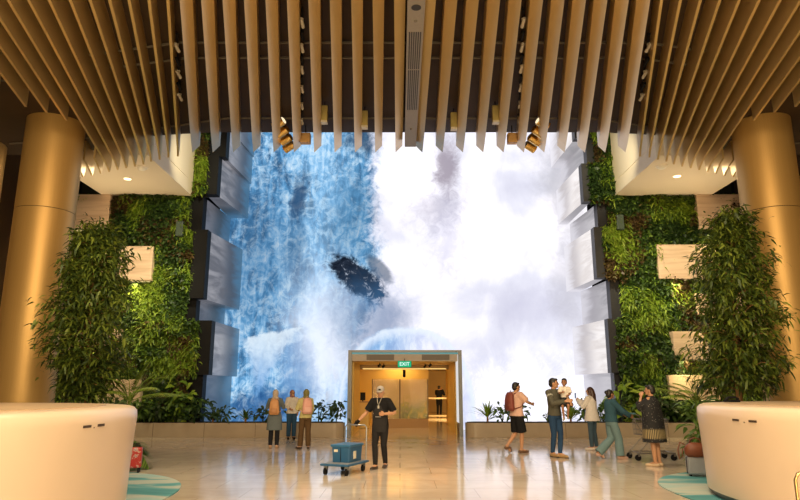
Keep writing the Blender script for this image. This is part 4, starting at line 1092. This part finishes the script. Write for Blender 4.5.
# 7 the child on his arm
kid = Person('small child in white top and dark shorts held on arm of man in jeans', .98, (3.91, 15.27, .79), 165,
           {'R': ((.21, .08, 1.18), (.11, .24, 1.22)), 'L': ((-.22, .04, 1.16), (-.14, .22, 1.10))},
           {'R': ((.11, .24, .66), (.08, .22, .22), (.10, .36, .13)), 'L': ((-.12, .24, .70), (-.08, .20, .27), (-.09, .34, .19))}, SKIN_B, 'short', yaw=-15, headk=1.38)
kid.bottom(fab('kid_shorts', (.03, .03, .035)), 'shorts', .42, .03, .02); kid.top(fab('kid_white', (.72, .66, .58)), 'shirt', .90, .42, .026); kid.shoes(M('kid_shoe', (.45, .36, .22), .5))
# 8 woman in white blouse
p = Person('woman with long brown hair in white blouse and slim jeans holding phone up', 1.62, (5.12, 17.3, 0), 48,
           {'L': ((-.22, .14, 1.16), (-.05, .36, 1.34)), 'R': ((.22, .14, 1.15), (.06, .36, 1.32))}, mixd(LEG, L=((-.10, .01, .49), (-.13, -.01, .085), (-.15, .16, .03)), R=((.10, .01, .49), (.13, -.03, .085), (.16, .13, .03))), SKIN_C, 'long', HAIRBR, female=True, curl=(.7, .7))
p.bottom(fab('slim_jeans', (.06, .10, .135)), ease=.008); p.top(fab('white_blouse', (.74, .70, .66)), 'blouse', .78, 1.0, .034, flare=.05); p.shoes(M('shoe_white', (.74, .66, .60), .5))
phone(p, (0, .46, 1.46), 0, 'phone held up by woman in white blouse')
# 9 woman pushing the shopping trolley
p = Person('woman with dark bun in teal jacket and wide pale jeans pushing a shopping trolley', 1.56, (4.93, 15.15, 0), -80,
           {'L': ((-.22, .22, 1.17), (-.17, .44, 1.07)), 'R': ((.22, .22, 1.16), (.17, .44, 1.05))},
           {'R': ((.09, .12, .49), (.09, .13, .085), (.10, .30, .03)), 'L': ((-.08, .0, .48), (-.08, -.36, .15), (-.08, -.24, .04))}, SKIN_B, 'bun', yaw=8, female=True, curl=(.9, .9))
p.bottom(fab('pale_jeans', (.15, .235, .25)), ease=.016, wide=.038); p.top(fab('teal', (.035, .085, .115)), 'jacket', .90, 1.0, .030, flare=.01); p.shoes(M('shoe_pink', (.52, .33, .26), .5))
# 10 woman in black dress
def dress_mat(S):
    g = NG('black_gold_dress'); co = g.coord(); x, y, z = g.sep(co)
    dots = g.ss(g.voro(co, 26), .22, .10)
    up = g.mix(g.m('MULTIPLY', dots, .75), (.010, .010, .012), (.42, .40, .34))
    ang = g.m('ARCTAN2', y, x); st = g.ss(g.m('SINE', g.m('MULTIPLY', ang, 46)), -.2, .5)
    band = g.mix(st, (.03, .024, .014), (.40, .31, .15))
    f = g.m('MULTIPLY', g.ss(z, .56 * S, .60 * S), g.ss(z, .80 * S, .74 * S))
    g.pbr(g.mix(f, up, band), .8); return g.mat
p = Person('woman in loose black dress with gold patterned hem, hand raised to face', 1.66, (5.36, 13.75, 0), 42,
           {'L': ((-.20, .20, 1.20), (-.05, .20, 1.46)), 'R': ((.26, .05, 1.14), (.20, .20, 1.02))}, mixd(LEG, L=((-.085, .0, .49), (-.08, -.02, .085), (-.12, .15, .03)), R=((.085, .0, .49), (.08, -.03, .085), (.12, .14, .03))), SKIN_A, 'short', yaw=12, female=True, curl=(.5, .5))
b = MB(); b.loft([(0, .0, .50, .29, .24), (0, .0, .62, .28, .235), (0, 0, .9, .265, .215), (0, .01, 1.12, .27, .195), (0, .01, 1.28, .25, .165), (0, 0, 1.38, .195, .125), (0, 0, 1.44, .115, .085), (0, 0, 1.465, .08, .07)], 32)
e, w_ = p.arms['L']; b.tube([(-.14, 0, 1.39), e, e.lerp(w_, .45)], [.07, .085, .085], 14, round_ends=False)
e, w_ = p.arms['R']; b.tube([(.14, 0, 1.39), e, e.lerp(w_, .5)], [.075, .09, .09], 14, round_ends=False)
p.put(b, 'dress', dress_mat(p.S)); p.shoes(M('sandal_cream', (.62, .46, .30), .6), 'sandal')
# 11 distant photographer
p = Person('distant person in black clothes taking a photo in the corridor', 1.72, (2.28, 37.5, 0), -25,
           {'L': ((-.24, .15, 1.20), (-.06, .30, 1.48)), 'R': ((.25, .15, 1.20), (.07, .30, 1.48))}, LEG, SKIN_A, 'short', curl=(.7, .7))
DKF = fab('black_far', (.014, .014, .016)); p.bottom(DKF); p.top(DKF, 'jacket', .82, 1.0, .03); p.shoes(BLACKM)

# ------------------------------------------------------------------ trolleys
t = thing('platform_trolley', 'blue platform trolley with grey tube handle and black castors', 'trolley', (-1.06, 12.72, 0), R(-22))
BLUE = M('blue_plastic', (.018, .095, .21), .4, var=.1); GREYD = M('grey_deck', (.22, .235, .25), .6); TUBE = M('grey_tube', (.32, .33, .33), .3, .7)
b = MB(); b.box(-.30, .30, -.46, .46, .165, .205); b.build('deck', BLUE, t, bevel=.015)
b = MB(); b.box(-.27, .27, -.43, .43, .204, .210); b.build('deck_mat', GREYD, t)
b = MB(); b.tube([(-.24, .43, .20), (-.24, .45, .82), (-.20, .45, .87), (.20, .45, .87), (.24, .45, .82), (.24, .43, .20)], .015, 8, round_ends=False); b.build('handle', TUBE, t, True)
for x in (-.22, .22):
    for y in (-.36, .36):
        b = MB(); b.box(x - .035, x + .035, y - .03, y + .03, .10, .166); w_ = b.build('castor_fork', TUBE, t)
        b = MB(); b.tube([(x - .018, y - .02, .065), (x + .018, y - .02, .065)], .064, 18, round_ends=False); b.build('wheel', BLACKM, w_, True)
t = thing('storage_crate', 'blue lidded plastic crate standing on the platform trolley', 'crate', (-1.03, 12.80, .2105), R(-22))
b = MB(); b.loft([(0, 0, 0, .185, .27), (0, 0, .28, .20, .285)], 40, 0, 14); b.build('bin', BLUE, t)
b = MB(); b.box(-.215, .215, -.30, .30, .28, .325); b.build('lid', M('blue_lid', (.03, .13, .26), .4), t, bevel=.012)
PAPER = M('paper_label', (.72, .66, .52), .6)
b = MB(); b.box(-.14, -.06, -.289, -.277, .19, .235); b.build('paper_label', PAPER, t)
b = MB(); b.box(.192, .205, -.12, -.02, .06, .20); b.build('paper_label', PAPER, t)
b = MB(); b.box(-.004, .004, -.287, -.266, .01, .27); b.build('seam', BLACKM, t)

t = thing('shopping_trolley', 'grey wire shopping trolley between woman in teal and woman in black dress', 'trolley', (5.72, 15.02, 0), R(-88))
CH = M('dull_steel', (.22, .20, .18), .4, .6)
b = MB()
for sg in (-1, 1):
    b.tube([(sg * .25, -.38, .16), (sg * .24, .48, .16)], .014, 8); b.tube([(sg * .25, -.36, .17), (sg * .25, .0, .52), (sg * .25, -.28, .98), (sg * .25, -.38, 1.02)], .013, 8)
b.tube([(-.24, .48, .16), (.24, .48, .16)], .014, 8); b.tube([(-.25, -.30, .16), (.25, -.30, .16)], .012, 8); b.build('frame', CH, t, True)
b = MB(); b.tube([(-.27, -.38, 1.02), (.27, -.38, 1.02)], .02, 10); b.build('handle', M('teal_grip', (.06, .16, .17), .5), t, True)
b = MB()
def ringpts(z, k): return [(-.24 * k, -.26, z), (.24 * k, -.26, z), (.22 * k, .40 * k, z), (-.22 * k, .40 * k, z), (-.24 * k, -.26, z)]
for z, k in ((.55, .86), (.66, .9), (.78, .95), (.90, 1.0)):
    q = ringpts(z, k)
    for i in range(4): b.tube([q[i], q[i + 1]], .006, 5)
lo, hi = ringpts(.55, .86), ringpts(.90, 1.0)
for i in range(4):
    for j in range(9):
        f = j / 9; b.tube([V(lo[i]).lerp(V(lo[i + 1]), f), V(hi[i]).lerp(V(hi[i + 1]), f)], .004, 5)
for j in range(7):
    f = (j + .5) / 7; b.tube([V(lo[0]).lerp(V(lo[1]), f), V(lo[3]).lerp(V(lo[2]), f)], .004, 5)
b.build('basket', CH, t)
for x, y in ((-.25, -.36), (.25, -.36), (-.24, .46), (.24, .46)):
    b = MB(); b.box(x - .028, x + .028, y - .02, y + .02, .09, .16); f_ = b.build('castor_fork', CH, t)
    b = MB(); b.tube([(x - .016, y - .02, .068), (x + .016, y - .02, .068)], .067, 18, round_ends=False); b.build('wheel', BLACKM, f_, True)

# ------------------------------------------------------------------ lights
def area(name, loc, target, size, energy, color, sy=None, spread=None):
    l = bpy.data.lights.new(name, 'AREA'); l.energy = energy; l.color = color; l.size = size
    if sy: l.shape = 'RECTANGLE'; l.size_y = sy
    if spread: l.spread = spread
    o = bpy.data.objects.new(name, l); COL.objects.link(o); o.location = loc
    o.rotation_euler = (V(target) - V(loc)).to_track_quat('-Z', 'Y').to_euler(); return o
def spot(name, loc, target, energy, color, ang=50, blend=.6, r=.1):
    l = bpy.data.lights.new(name, 'SPOT'); l.energy = energy; l.color = color; l.spot_size = R(ang); l.spot_blend = blend; l.shadow_soft_size = r
    o = bpy.data.objects.new(name, l); COL.objects.link(o); o.location = loc
    o.rotation_euler = (V(target) - V(loc)).to_track_quat('-Z', 'Y').to_euler(); return o
WARMC = (1, .79, .53)
area('hall_fill', (0, -1, 7.6), (0, 10, 2), 9, 1250, WARMC, 3)  # added fill light behind the camera, not a fixture of the hall
area('counter_fill', (-7, 1.5, 7.5), (-6.5, 9, 1), 2.5, 70, WARMC)  # added fill for the counters, this one and the next; no fixture there
area('counter_fill', (8, 1.5, 7.5), (7.5, 9, 1), 2.5, 70, WARMC)
for sx in (-1, 1):
    for y in (9, 13):
        spot('ceiling_spot', (AX + sx * 3.0, y, 7.75), (AX + sx * 2.6, y + .6, 0), 800, (1, .82, .58), 75, .8, .03)
    for x, z in ((8.0, 9.5), (9.4, 5.5), (8.6, 2.5), (10.6, 3.5)):
        spot('plant_wall_spot', (sx * 5.2 + .15, 17.4, 9.2), (sx * x + .15, 22.3, z), 950, (1, .90, .60), 44, .8, .03)
    area('column_fill', (AX + sx * 5.0, 6.0, 6.0), (AX + sx * 9.3, 15.6, 4), 6, 240, (1, .70, .34))  # large fill added to brighten the brass columns, no real lamp
    spot('tree_spot', (AX + sx * 5.3, 10.5, 7.6), (sx * 7.2, 14.0, 3.2), 650, (1, .86, .56), 40, .8, .9)
    area('fin_fill', (AX + sx * 2.0, -1.5, 1.2), (AX + sx * 6.0, 11, 8.4), 3, 290, (1, .74, .40), None, R(110))  # upward fill added to brighten the fin faces; no such lamp stands there
    area('soffit_lamp', (sx * 9.5, 19.4, 8.4), (sx * 9.5, 19.4, 0), 1.0, 30, (1, .8, .5))
    area('soffit_bounce', (sx * 10.2, 20.3, 2.2), (sx * 9.8, 20.4, 8.5), 1.5, 44, (1, .78, .50), None, R(75))
for x, z in ((-9.5, 5.1), (-10.5, 2.7), (-11.2, 6.9), (9.8, 5.15), (9.8, 2.45), (11, 3.95), (11.3, 6.9)):
    area('slab_lamp', (x, 21.75, z - .05), (x, 22.3, z - 1.2), .3, 26, (1, .80, .36), 1.4)
area('corridor_lamp', (.2, 24.0, 2.7), (.2, 24.6, 0), 1.6, 110, (1, .66, .26), 2.6)
area('corridor_lamp', (.0, 27.3, 2.7), (.0, 27.2, 0), 1.2, 60, (1, .70, .30), 2.4)
area('corridor_lamp', (2.9, 33.0, 2.7), (2.6, 37, 0), 1.2, 420, (1, .68, .28), 6)

w = bpy.data.worlds.new('hall_air'); scene.world = w; w.use_nodes = True
bg = w.node_tree.nodes['Background']; bg.inputs[0].default_value = (.42, .335, .225, 1); bg.inputs[1].default_value = .62

# ------------------------------------------------------------------ camera
cam = bpy.data.cameras.new('camera'); co = bpy.data.objects.new('camera', cam); COL.objects.link(co)
cam.sensor_width = 36; cam.lens = 627 / 800 * 36; cam.clip_end = 200
co.location = (0, 0, 1.6); co.rotation_euler = (R(90 + 12.4), 0, 0)
scene.camera = co
vs = scene.view_settings
vs.view_transform = 'Standard'; vs.look = 'None'; vs.gamma = 1; vs.use_curve_mapping = False; vs.exposure = 0
